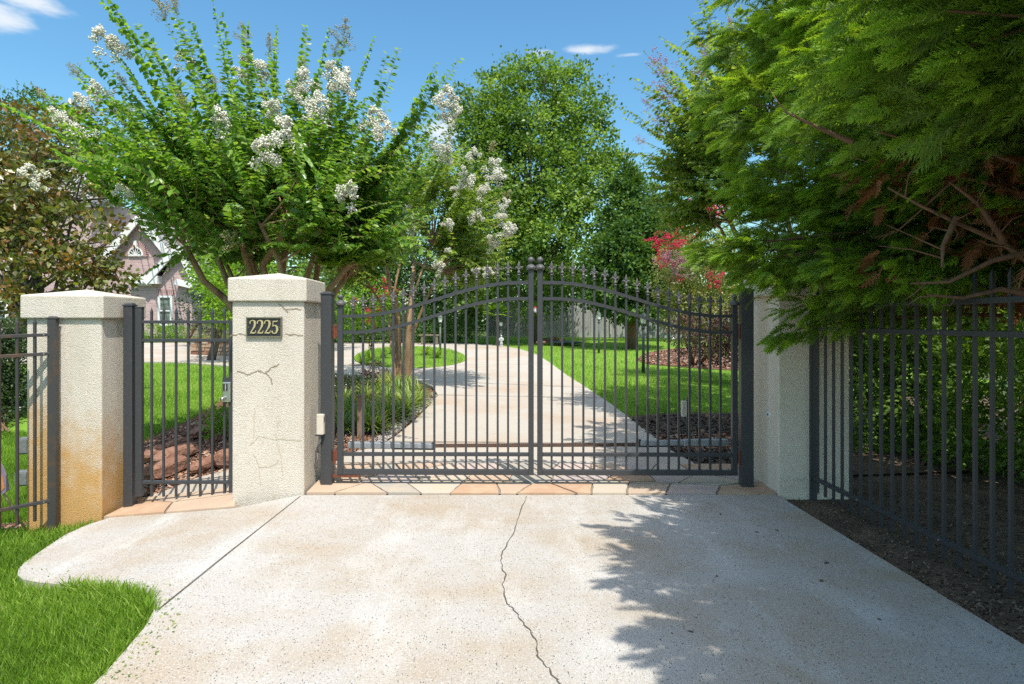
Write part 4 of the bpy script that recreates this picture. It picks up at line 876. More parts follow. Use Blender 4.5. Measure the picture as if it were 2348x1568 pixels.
for zx, zy, s, kd, Z in [(560, 210, .34, 'w', 7.3), (620, 270, .3, 'w', 7.4), (530, 480, .3, 'w', 7.6), (440, 545, .28, 'w', 7.7), (650, 430, .24, 'b', 7.7), (320, 620, .30, 'w', 7.2), (420, 700, .32, 'w', 7.3), (170, 920, .28, 'w', 7.1), (650, 1020, .2, 'w', 6.8), (985, 320, .28, 'w', 7.9),
                         (970, 545, .27, 'b', 7.3), (1160, 640, .32, 'w', 6.5), (1290, 170, .27, 'b', 7.8), (1430, 225, .25, 'b', 7.9), (1330, 350, .32, 'w', 7.9), (1390, 380, .3, 'w', 8.0), (1270, 410, .28, 'w', 8.1), (1600, 420, .32, 'w', 7.7), (1560, 490, .30, 'w', 7.6), (1450, 580, .24, 'w', 6.8),
                         (1530, 700, .34, 'w', 6.4), (1390, 800, .33, 'w', 6.3), (1700, 590, .33, 'w', 6.9), (1690, 540, .28, 'w', 7.2), (1830, 430, .34, 'w', 7.4), (1760, 380, .28, 'w', 7.8), (1830, 170, .34, 'b', 7.8), (850, 35, .34, 'b', 7.4), (920, 15, .26, 'b', 7.5), (1840, 1020, .30, 'w', 6.4),
                         (1230, 1270, .26, 'b', 6.9), (620, 600, .28, 'w', 7.8), (230, 500, .26, 'b', 8.0), (1135, 440, .3, 'b', 7.7), (1680, 480, .24, 'w', 7.9), (1610, 370, .28, 'b', 8.1), (395, 375, .22, 'b', 7.8), (1690, 1000, .1, 'w', 7)]:
    px, py = Z5(zx, zy); c = A3(px, py, Z); d = nrmz(c-O+UP*.4); pans.append((c-d*s*.5, d, s, kd)); nd = nodeto(c, .62); ln = np.linalg.norm(c-nd)
    wh.append((nd, (nd+c)/2+UP*.08*ln, c-d*s*.4, 1.0))
Z6 = lambda x, y: (751+x*.4311, y*.4311)
for zx, zy, s, kd, Z in [(630, 520, .30, 'w', 7.2), (655, 600, .30, 'w', 7.2), (250, 640, .34, 'w', 7.3), (310, 700, .28, 'w', 7.2), (95, 440, .3, 'w', 7.3), (40, 260, .2, 'b', 7.9), (620, 800, .24, 'w', 7.6)]:
    px, py = Z6(zx, zy); c = A3(px, py, Z); d = nrmz(c-O+UP*.5); pans.append((c-d*s*.5, d, s, kd)); nd = nodeto(c, .62); wh.append((nd, (nd+c)/2+UP*.1, c-d*s*.4, 1.0))
pr_ = lambda v: (CX+(v[0]*cT-v[1]*sT)/(v[0]*sT+v[1]*cT)*F, HZ-(v[2]-H)/(v[0]*sT+v[1]*cT)*F)
def okw(w):
    x, y = pr_(w[2]); x0, y0 = pr_(w[0]*.4+w[2]*.6); lim = lambda x: .60*(x-130)+392
    return w[3] == .77 or ((x > 430 or y < lim(x)) and (x0 > 430 or y0 < lim(x0)))
wh = [w for w in wh if okw(w)]
nodes = [n_ for n_ in nodes if pr_(n_)[0] > 430 or pr_(n_)[1] < .60*(pr_(n_)[0]-130)+392]
crape('big white flowering crape myrtle spreading behind the number pillar, many bare tan stems', 'crape_myrtle', base, tr, O, nodes, wh, pans, M['lf_crape'], M['bark_crape'], .112, .052)

# ------------------------------------------------------------------ second crape myrtle, in the bed behind the left gate leaf
rs.seed(5)
base2 = G(925, 884); Z2 = depth(base2); tr = []
for k, td in enumerate([((912, 870), (912, 780), (900, 680), (880, 590)), ((930, 872), (935, 790), (940, 700), (950, 600)), ((918, 870), (915, 740), (905, 660), (925, 560)), ((938, 870), (948, 760), (975, 690), (1010, 620)), ((905, 860), (890, 720), (850, 660), (815, 600)), ((925, 880), (925, 740), (960, 640), (990, 560))]):
    pts = [Vector(base2)+Vector((rs.uniform(-.12, .12), rs.uniform(-.1, .1), -.1))]+[P(a, b, Z2+rs.uniform(-.2, .2)*(i+1)) for i, (a, b) in enumerate(td)]; r = [.10, .095, .05, .045, .045, .04][k]; tr.append((pts, r, r*.4))
O2 = A3(935, 640, Z2)
def Rm2(a): return np.interp(math.degrees(a), [-110, -70, -45, -20, 0, 25, 50, 70, 90, 110], [1.3, 2.5, 3.2, 3.4, 3.4, 3.4, 2.9, 2.6, 2.2, 1.2])
nodes, wh2 = [], []
for i in range(85):
    a = rs.uniform(-1.6, 1.75); b = rs.uniform(-.7, .7); d = (right*math.sin(a)+UP*math.cos(a))*math.cos(b)+fwd*math.sin(b); nd = O2+d*Rm2(a)*rs.uniform(.3, .72); nd[2] = max(nd[2], 2.2); nodes.append(nd)
    for j in range(7):
        a2 = a+rs.uniform(-.25, .25); b2 = b+rs.uniform(-.25, .25); d2 = (right*math.sin(a2)+UP*math.cos(a2))*math.cos(b2)+fwd*math.sin(b2); tip = O2+d2*Rm2(a2)*rs.uniform(.7, 1.02)
        if np.linalg.norm(tip-nd) < .3: tip = nd+d2*.5
        tip[2] = max(tip[2], 1.95); ln = np.linalg.norm(tip-nd); wh2.append((nd, (nd+tip)/2+UP*ln*rs.uniform(.05, .22), tip, 1.1))
pans = []
for zx, zy, s, kd in [(620, 815, .5, 'w'), (780, 815, .45, 'w'), (890, 880, .62, 'w'), (905, 930, .55, 'w'), (760, 965, .55, 'w'), (830, 1000, .5, 'w'), (700, 1010, .4, 'w'), (950, 1085, .42, 'w'), (800, 1145, .48, 'w'), (930, 1155, .35, 'w'), (640, 1185, .38, 'w'), (450, 1225, .48, 'w'), (425, 1110, .46, 'w'), (280, 1258, .36, 'w'),
                      (590, 1410, .5, 'w'), (960, 1235, .5, 'w'), (880, 1290, .55, 'w'), (980, 1210, .36, 'w'), (860, 1440, .34, 'w'), (800, 1430, .26, 'w'), (650, 745, .4, 'b'), (560, 760, .36, 'b'), (880, 770, .4, 'b'), (960, 1030, .36, 'b'), (645, 1330, .2, 'w'), (720, 900, .3, 'w')]:
    px, py = Z6(zx, zy); c = A3(px, py, Z2-1.6+rs.uniform(-.3, .6)); d = nrmz(c-O2+UP*.3); pans.append((c-d*s*.4, d, s*.68, kd)); n_ = np.array(nodes); nd = n_[np.argmin(np.linalg.norm(n_-(O2+(c-O2)*.7), axis=1))]; wh2.append((nd, (nd+c)/2+UP*.1, c-d*s*.3, 1.1))
crape('smaller white crape myrtle with two thick tan trunks seen through the left gate leaf', 'crape_myrtle', base2, tr, O2, nodes, wh2, pans, M['lf_crape2'], M['bark_crape'], .10, .06, tw=.012)

# ------------------------------------------------------------------ right crape myrtle with faded mauve panicles, behind the cypress
rs.seed(9); Zr = 9.2; base3 = Vector(P(1860, 940, Zr)); base3.z = 0; O3 = A3(1800, 480, Zr)
nodes, wh3, pans = [], [], []
def Rm3(a): return np.interp(math.degrees(a), [-115, -100, -80, -60, -45, -25, 0, 40], [1.5, 2.0, 2.2, 2.5, 2.75, 3.0, 3.4, 3.0])
for i in range(75):
    a = rs.uniform(-1.72, .5); b = rs.uniform(-.7, .7); d = (right*math.sin(a)+UP*math.cos(a))*math.cos(b)+fwd*math.sin(b); nd = O3+d*Rm3(a)*rs.uniform(.35, .72); nodes.append(nd)
    for j in range(7):
        a2 = a+rs.uniform(-.22, .22); b2 = b+rs.uniform(-.25, .25); d2 = (right*math.sin(a2)+UP*math.cos(a2))*math.cos(b2)+fwd*math.sin(b2); tip = O3+d2*Rm3(a2)*rs.uniform(.75, 1.0)
        ln = np.linalg.norm(tip-nd); wh3.append((nd, (nd+tip)/2+UP*ln*rs.uniform(.0, .15), tip, 1.1))
for px, py in [(1425, 268), (1430, 350), (1455, 200), (1515, 85), (1580, 40), (1478, 120), (1545, 195), (1600, 0)]:
    c = A3(px, py, Zr+rs.uniform(-.4, .3)); n_ = np.array(nodes); nd = n_[np.argmin(np.linalg.norm(n_-(O3+(c-O3)*.55), axis=1))]; ln = np.linalg.norm(c-nd)
    for q in range(2): t2 = c+rv(1, .12*q)[0]; wh3.append((nd, (nd+t2)/2+UP*ln*.12, t2, 1.15))
Z7 = lambda x, y: ((1500+x*.5102)/1.0652, y*.5102/1.0652)
for zx, zy, s in [(210, 300, .42), (240, 430, .44), (215, 570, .32), (150, 490, .2), (420, 240, .3), (560, 130, .32), (400, 350, .24), (430, 270, .2), (120, 670, .2), (270, 640, .18)]:
    px, py = Z7(zx, zy); c = A3(px, py, Zr-.3); d = nrmz(c-O3+UP*.2); pans.append((c-d*s*.5, d, s, 'p')); n_ = np.array(nodes); nd = n_[np.argmin(np.linalg.norm(n_-(O3+(c-O3)*.7), axis=1))]; wh3.append((nd, (nd+c)/2+UP*.1, c, 1.1))
tr = []
for k in range(6):
    e = O3+np.array([rs.uniform(-1.2, .6), rs.uniform(-.6, .6), rs.uniform(-.4, 1.2)]); s = base3+Vector((rs.uniform(-.2, .2), 0, 0)); tr.append(([s, s.lerp(Vector(e), .4)+Vector((.1, 0, .1)), s.lerp(Vector(e), .75), Vector(e)], .06, .02))
crape('crape myrtle with fading mauve flower heads rising behind the cypress', 'crape_myrtle', base3, tr, O3, nodes, wh3, pans, M['lf_crape2'], M['bark_crape'], .10, .06)

# ------------------------------------------------------------------ background trees
rs.seed(31)
tree('sweetgum_tree', 'tall rounded bright green tree centred above the driveway gate', 'tree', P(1225, 735, 30), [(1215, 260, 125, 120, 30), (1120, 260, 78, 90, 29.5), (1310, 250, 80, 105, 30), (1100, 350, 75, 110, 29), (1330, 390, 88, 130, 30), (1210, 420, 150, 160, 29), (1130, 520, 110, 130, 28.5), (1270, 540, 130, 120, 28.5), (1210, 650, 150, 70, 29), (1370, 420, 60, 75, 30.5), (1060, 640, 60, 80, 29)],
     .16, 60, .50, M['lf_big'], .24, M['bark_grey'], T=WIDE, dens=1.05, inner=.3, jag=1.0)
tree('cedar_tree', 'pointed feathery green cedar right of the tall rounded tree', 'tree', P(1450, 735, 26), [(1437, 400, 16, 45, 26), (1440, 450, 38, 55, 26), (1445, 510, 66, 70, 26), (1455, 590, 88, 90, 25.5), (1450, 670, 105, 70, 25.5), (1390, 620, 50, 80, 25.5), (1500, 455, 14, 40, 27), (1508, 510, 34, 60, 27), (1525, 590, 40, 70, 26)],
     .17, 44, .30, M['lf_cedar'], .2, M['bark_red'], dens=1.5, upb=.1, jag=1.0)
tree('pine_tree', 'pale distant tree glimpsed between the cedar and the cypress', 'tree', P(1580, 735, 38), [(1570, 500, 60, 60, 38), (1620, 480, 80, 80, 38), (1540, 560, 40, 60, 38)], .22, 22, .5, M['lf_bright'], .2, M['bark_grey'], dens=.9)
tree('oak_tree', 'dark far-off oak crown behind the brownish magnolia', 'tree', P(60, 735, 34), [(40, 270, 75, 70, 34), (110, 300, 70, 60, 34), (-60, 300, 90, 80, 34), (190, 380, 60, 70, 34)], .2, 26, .5, M['lf_dark'], .35, M['bark_grey'], dens=1.1)
tree('dark_tree', 'dark green tree filling the gap behind the big crape myrtle', 'tree', P(560, 735, 24), [(560, 560, 120, 150, 24), (700, 580, 130, 140, 24), (460, 480, 60, 70, 25), (270, 400, 60, 70, 42)], .17, 24, .42, M['lf_jun'], .2, M['bark_grey'], dens=1.0, T=WIDE)
tree('bright_shrub_tree', 'light green leafy tree beside the brick house, left of the number pillar', 'tree', P(480, 770, 20), [(490, 640, 42, 60, 20), (515, 690, 40, 70, 19), (560, 640, 60, 90, 20)], .13, 26, .26, M['lf_bright'], .12, M['bark_grey'], dens=1.1)
tree('holly_tree', 'broad dark holly behind the left gate leaf', 'tree', P(860, 735, 33), [(820, 600, 120, 150, 33), (900, 500, 110, 110, 34), (940, 620, 110, 120, 34), (1040, 640, 90, 120, 34), (1110, 665, 60, 60, 35)], .15, 26, .4, M['lf_dark'], .2, M['bark_grey'], dens=1.3)
tree('holly_tree', 'dark shade tree over the wooden fence behind the right gate leaf', 'tree', P(1590, 735, 31), [(1330, 650, 120, 55, 32), (1450, 660, 120, 55, 32), (1560, 640, 90, 90, 32), (1210, 660, 90, 45, 33)], .17, 26, .45, M['lf_dark'], .2, M['bark_grey'], dens=1.2, limbs=False)
tree('magnolia_tree', 'big brown and olive leaved magnolia over the stained pillar', 'tree', P(150, 760, 13), [(60, 330, 95, 80, 13), (160, 330, 70, 80, 12.5), (120, 430, 125, 90, 12.5), (40, 520, 110, 100, 12.5), (150, 540, 105, 90, 12.2), (110, 640, 130, 90, 12), (215, 640, 65, 70, 12), (0, 420, 90, 100, 13), (266, 590, 24, 70, 12), (-90, 480, 110, 180, 13), (20, 690, 90, 50, 12)],
     .135, 20, .24, M['lf_mag'], .14, M['bark_grey'], dens=.88, inner=.5, upb=.2)

wd = crown(None, [(x, 700+12*math.sin(x*.01), 150, 95+20*math.sin(x*.023), 52) for x in range(-700, 3100, 130)], .34, 24, .9, M['lf_dark'], WIDE, dens=1.2, name='far_woods'); tag(wd, kind='stuff')
# ------------------------------------------------------------------ shrubs and hedges
def shrub(name, label, px, py, lobes, leaf, per, rc, m, stem=True, cat_='shrub', grp=None, **k):
    b = G(px, py); o = root(name, b, label, cat_, grp); crown(o, lobes, leaf, per, rc, m, **k)
    mb = MB()
    for _ in range(7 if cat_ != 'hedge' else 2):
        l = lobes[rs.randint(len(lobes))]; e = P(l[0], l[1], l[4])+Vector(rs.randn(3)*.1*l[2]*l[4]/F); s = Vector(b)+Vector((rs.uniform(-.1, .1), rs.uniform(-.1, .1), -.03)); mb.tube([s, s.lerp(e, .5)+Vector(rs.randn(3)*.03), e], [.02, .014, .006], 5, False)
    mb.build('stem', M['bark_red'], o)
    return o
rs.seed(41)
zh = depth(G(30, 978)); 
shrub('hedge', 'dark clipped hedge behind the left fence', 20, 985, [(0, 860, 58, 125, zh+.6), (-75, 870, 60, 130, zh+.3), (45, 880, 30, 110, zh+1), (-20, 780, 60, 45, zh+.8), (20, 830, 40, 90, zh+.5), (-10, 930, 60, 60, zh+.3)], .055, 34, .15, M['lf_hedge'], dens=2.2, cat_='hedge')
zb = depth(G(380, 776)); shrub('hedge', 'low bright green clipped hedge in front of the brick house', 380, 776, [(345, 760, 35, 17, zb), (400, 760, 35, 17, zb), (285, 760, 35, 17, zb)], .08, 26, .2, M['lf_bright'], dens=2, cat_='hedge', grp=None)
zb = depth(G(470, 785)); shrub('shrub', 'olive and reddish shrub above the low stone wall', 470, 785, [(450, 765, 25, 22, zb), (480, 740, 28, 45, zb), (515, 745, 30, 45, zb)], .08, 22, .2, M['lf_varieg'])
zb = 19; shrub('shrub', 'greyish shrub beside the brick house window', 430, 782, [(435, 705, 24, 40, zb), (462, 720, 18, 40, zb)], .07, 22, .16, M['lf_hedge'])
zb = depth(G(900, 785)); shrub('hedge', 'long dark hedge at the far side of the inner drive, behind the left gate leaf', 900, 785, [(790, 745, 60, 48, zb), (880, 748, 60, 42, zb), (970, 748, 60, 40, zb), (1050, 745, 55, 42, zb)], .11, 26, .28, M['lf_dark'], dens=1.8, cat_='hedge')
zb = 17; o = shrub('rose_bush', 'small bush with coral red flowers seen through the left gate leaf', 850, 800, [(805, 715, 28, 40, zb), (855, 700, 32, 60, zb), (885, 680, 28, 50, zb)], .10, 22, .2, M['lf_bright'])
for px, py, s in [(802, 697, .24), (812, 690, .16), (849, 727, .34), (862, 715, .25), (886, 667, .4), (880, 690, .3), (864, 673, .25), (855, 745, .2), (905, 672, .2), (842, 740, .2)]: add_pan(o, A3(px, py, zb-.4), rv(1)[0]+UP*2, s, 'r')
zb = 15.5; o = shrub('red_flowering_shrub', 'tall loose shrub with scarlet and pink flower heads beside the cypress', 1590, 835, [(1560, 620, 55, 75, zb), (1620, 590, 55, 90, zb), (1600, 690, 75, 80, zb), (1680, 660, 60, 110, zb-.5), (1545, 690, 40, 60, zb), (1650, 740, 80, 70, zb-.5)], .085, 24, .22, M['lf_varieg'], dens=1.4)
z5c = lambda x, y: ((1580+x*.19133)/1.0652, (460+y*.19133)/1.0652)
for zx, zy, s, k in [(640, 300, .34, 'r'), (700, 320, .26, 'r'), (780, 240, .44, 'r'), (820, 290, .46, 'r'), (860, 230, .36, 'r'), (900, 350, .3, 'r'), (960, 340, .22, 'r'), (1010, 330, .22, 'r'), (770, 380, .24, 'r'), (500, 500, .34, 'r'), (550, 450, .24, 'r'), (120, 770, .36, 'r'), (180, 720, .3, 'r'), (260, 670, .24, 'r'), (265, 780, .32, 'r'), (320, 740, .3, 'r'), (390, 755, .32, 'r'), (435, 760, .26, 'r'),
                     (250, 850, .22, 'r'), (150, 958, .24, 'r'), (220, 1040, .28, 'r'), (660, 630, .24, 'r'), (1120, 385, .2, 'r'), (330, 950, .62, 'p'), (390, 1010, .5, 'p'), (370, 1100, .5, 'p'), (260, 950, .3, 'p'), (840, 1210, .3, 'r'), (960, 1200, .28, 'r'), (810, 1130, .22, 'r'), (450, 1200, .2, 'r')]:
    px, py = z5c(zx, zy); add_pan(o, A3(px, py, zb-1.1), rv(1)[0]+UP*1.5, s*1.3, k)
zb = 14.5; shrub('loropetalum_shrub', 'purple leaved shrub in the chip bed behind the right gate leaf', 1600, 830, [(1580, 770, 45, 50, zb), (1640, 775, 50, 55, zb-.3), (1690, 770, 50, 70, zb-.6), (1750, 760, 60, 90, zb-.8)], .055, 26, .17, M['lf_purple'], dens=1.6)
zb = depth(G(815, 905)); shrub('shrub', 'clipped olive green shrub at the left of the bed behind the gate post', 815, 915, [(800, 890, 42, 32, zb), (840, 880, 28, 22, zb+.4), (775, 900, 30, 35, zb)], .045, 24, .11, M['lf_hedge'], dens=1.6)
zb = depth(G(862, 880)); shrub('shrub', 'dark leaved shrub with a few red tips beside the mossy boulder', 862, 885, [(860, 855, 22, 26, zb), (842, 865, 15, 18, zb)], .045, 22, .1, M['lf_purple'], dens=1.5)
zb = depth(G(503, 1000)); shrub('shrub', 'small yellow green shrub behind the walk gate lock', 503, 1003, [(505, 965, 24, 34, zb), (485, 985, 16, 20, zb), (525, 955, 18, 30, zb)], .05, 22, .09, M['lf_bright'], dens=1.4)
# boulder
def rock(name, c, sz, m, label, cat_, grp=None, rz=0, ry=0, seed=1, rough=.12):
    import bmesh
    me = bpy.data.meshes.new(name); b = bmesh.new(); bmesh.ops.create_icosphere(b, subdivisions=3, radius=1); r = np.random.RandomState(seed); ph = r.rand(6)*9
    for v in b.verts:
        p = v.co; k = 1+rough*(math.sin(p.x*3+ph[0])+math.sin(p.y*4+ph[1])+math.sin(p.z*5+ph[2])+.9*math.sin(p.x*9+ph[3])*math.sin(p.z*8+ph[4]))*.6+r.uniform(-.035, .035)
        q = Vector([math.copysign(abs(t)**.6, t) for t in p])*k*.85; v.co = Vector((q.x*sz[0]/2, q.y*sz[1]/2, q.z*sz[2]/2))
    b.to_mesh(me); b.free(); o = link(name, me, m); o.location = c; o.rotation_euler = (0, ry, rz); return tag(o, label, cat_, grp, 'thing')
c = G(883, 882); rock('boulder', (c.x, c.y, c.z+.15), (.24, .3, .46), M['boulder'], 'upright mossy boulder at the foot of the twin-trunk crape myrtle', 'boulder', seed=4)
def lg(a, b, w, h, label, seed):
    p, q = G(*a), G(*b); c = (p+q)/2; d = q-p; rock('landscape_log', (c.x, c.y, c.z+h*.35), (d.length, w, h), M['log'], label, 'log', 'reddish logs edging the bed behind the walk gate', math.atan2(d.y, d.x), -math.asin(max(-.9, min(.9, d.z/d.length))), seed, .09)
lg((322, 1108), (440, 1066), .26, .20, 'widest reddish log, nearest the walk gate bottom rail', 11)
lg((345, 1072), (462, 1032), .24, .20, 'long weathered grey-brown log above the widest one', 12)
lg((372, 1040), (432, 1016), .20, .16, 'short rough log against the lawn edge', 13)
lg((333, 1062), (375, 1036), .20, .18, 'stubby dark log at the hinge side of the walk gate', 14)
lg((430, 1092), (515, 1058), .20, .16, 'reddish log lying beside the concrete walk', 15)
lg((436, 1008), (476, 985), .18, .14, 'small dark log at the top of the bed', 16)
lg((505, 1075), (530, 1062), .22, .26, 'upright orange-red block by the latch stile of the walk gate', 17)
# low stone retaining wall
p0, p1 = G(436, 812), G(560, 816); mb = MB(); R = []; d = (p1-p0); L_ = d.length; dv = d.normalized(); sd = Vector((-dv.y, dv.x, 0)); hW = .52
for r_ in range(4):
    x = 0
    while x < L_:
        w = random.uniform(.15, .5); c = p0+dv*min(x+w/2, L_)+sd*random.uniform(.10, .14); n0 = len(mb.v); mb.box((c.x, c.y, p0.z+hW/4*(r_+.5)), (w-.02, .26, hW/4-.015), math.atan2(dv.y, dv.x)+random.uniform(-.04, .04), random.uniform(.93, .99)); R += [random.random()*.99]*(len(mb.v)-n0); x += w
n0 = len(mb.v); mb.bar(p0+sd*.13+Vector((0, 0, hW+.03)), p1+sd*.13+Vector((0, 0, hW+.03)), .34, .06, sd); R += [.3]*(len(mb.v)-n0)
ob = mb.build('retaining_wall', M['sandstone']); ob.data.attributes.new('rnd', 'FLOAT', 'POINT').data.foreach_set('value', R); tag(ob, 'low tan stacked stone wall beyond the lawn, seen through the walk gate', 'wall', None, 'thing')

# strap-leaved border plants: each a clump
rs.seed(51)
def strapT(n, r):
    V, Fc = [], []
    for i in range(n):
        a = r.rand()*2*math.pi; l = r.uniform(.6, 1.1); el = r.uniform(.5, 1.3); d = np.array([math.cos(a), math.sin(a), 0]); s = np.array([-d[1], d[0], 0])*.022; o = len(V)
        for k, t in enumerate((0, .35, .7, 1)):
            p = d*l*t*(.35+.65*t)*math.cos(el)*1.2+UP*l*(math.sin(el)*t-.55*t*t*math.cos(el)); w = (1, .95, .7, .05)[k]; V += [p-s*w, p+s*w]
        for k in range(3): Fc += [(o+2*k, o+2*k+1, o+2*k+3), (o+2*k, o+2*k+3, o+2*k+2)]
    return np.array(V), np.array(Fc)
SM = []
for i in range(3):
    V, Fc = strapT(90, rs); SM.append((V, Fc))
sp = [(800, 960), (835, 945), (870, 935), (905, 925), (940, 915), (960, 905), (785, 985), (875, 965), (905, 950), (935, 935), (850, 985), (800, 935), (840, 915), (880, 905), (915, 900), (865, 890), (900, 885), (945, 895), (820, 965), (890, 940), (925, 950), (850, 960), (778, 950), (790, 920), (820, 925), (855, 915), (890, 918), (925, 930), (948, 925), (960, 920), (830, 900), (865, 905), (910, 880), (935, 882), (880, 880), (810, 975), (840, 975), (895, 960), (770, 970), (775, 930), (925, 905), (950, 905), (760, 900), (870, 980)]
for i, (a, b) in enumerate(sp):
    g = G(a, b+6); V, Fc = SM[i % 3]; k = rs.uniform(.40, .58); rz = rs.rand()*6; R_ = np.array([[math.cos(rz), -math.sin(rz), 0], [math.sin(rz), math.cos(rz), 0], [0, 0, 1]]); tone = rs.rand()*.5
    o = np_mesh('border_grass_clump', V@R_.T*k, Fc, M['lf_strap'], None, np.clip(tone+np.repeat(rs.rand(90), 8)*.6, 0, 1)); o.location = g
    tag(o, 'arching strap-leaved border grass clump in the bed behind the left gate leaf', 'border plant', 'strap-leaved clumps in the gate bed', 'thing')
for i, (a, b) in enumerate([(850, 828), (878, 822), (830, 836), (1000, 822), (975, 815), (900, 812)]):
    g = G(a, b); V, Fc = SM[i % 3]; o = np_mesh('daylily_clump', V*.62, Fc, M['lf_grass'], None, np.repeat(rs.rand(90), 8)); o.location = g; tag(o, 'green arching daylily clump on the round lawn island', 'border plant', 'daylily clumps on the island', 'thing')

# ------------------------------------------------------------------ cypress row
rs.seed(61)
def plume_T(n, sub, w, up=True):
    V, Fc = [], []; r = random.Random(5)
    def tri(p, d, l, wd, sd):
        d = np.array(d); d = d/np.linalg.norm(d); s_ = np.cross(d, sd); s_ = s_/max(1e-6, np.linalg.norm(s_))*wd; o = len(V); p = np.array(p); V.extend([p-s_, p+s_, p+d*l]); Fc.append((o, o+1, o+2))
    ax = lambda y: np.array([0, y, .10*y-.30*y*y])
    for k in range(4): tri(ax(k/4), ax(k/4+.3)-ax(k/4), .36, w*.8, (0, 0, 1))
    for i in range(n):
        y = .04+.93*i/n; ln = .40*max(.2, 1-((y-.22)/.86)**2); p = ax(y)
        for sx, sz_ in ((1, .12), (-1, .12), (.25, .9), (-.3, -.75)) if (up and i % 2 == 0) else ((1, .12), (-1, .12)):
            a = math.radians(46-16*y+r.uniform(-7, 7)); l = ln*(1 if abs(sx) == 1 else .55); d = np.array([math.sin(a)*sx, math.cos(a), math.sin(a)*sz_+r.uniform(-.15, .1)]); d = d/np.linalg.norm(d)
            tri(p, d, l, w, (r.uniform(-.3, .3), 0, 1))
            for j in range(sub):
                f = .22+.62*j/max(1, sub)
                for s2 in (-1, 1):
                    c, q = math.cos(s2*.6), math.sin(s2*.6); d2 = np.array([d[0]*c+d[1]*q, -d[0]*q+d[1]*c, d[2]-.1*s2]); tri(p+d*l*f, d2, l*.45*(1-.35*f), w*.8, (0, r.uniform(-.4, .4), 1))
    return np.array(V), np.array(Fc)
SPH, SPL = plume_T(7, 1, .032), plume_T(6, 1, .04, False)
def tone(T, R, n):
    tv = T[0]; k = len(tv); tr3 = np.repeat(np.random.RandomState(3).uniform(-.16, .16, k//3), 3); return np.clip((R.reshape(n, k)*.72+tr3[None]+.28*np.clip(np.abs(tv[:, 0])*1.2+np.clip(tv[:, 1]-.4, 0, 1), 0, 1)[None]).ravel(), 0, 1)
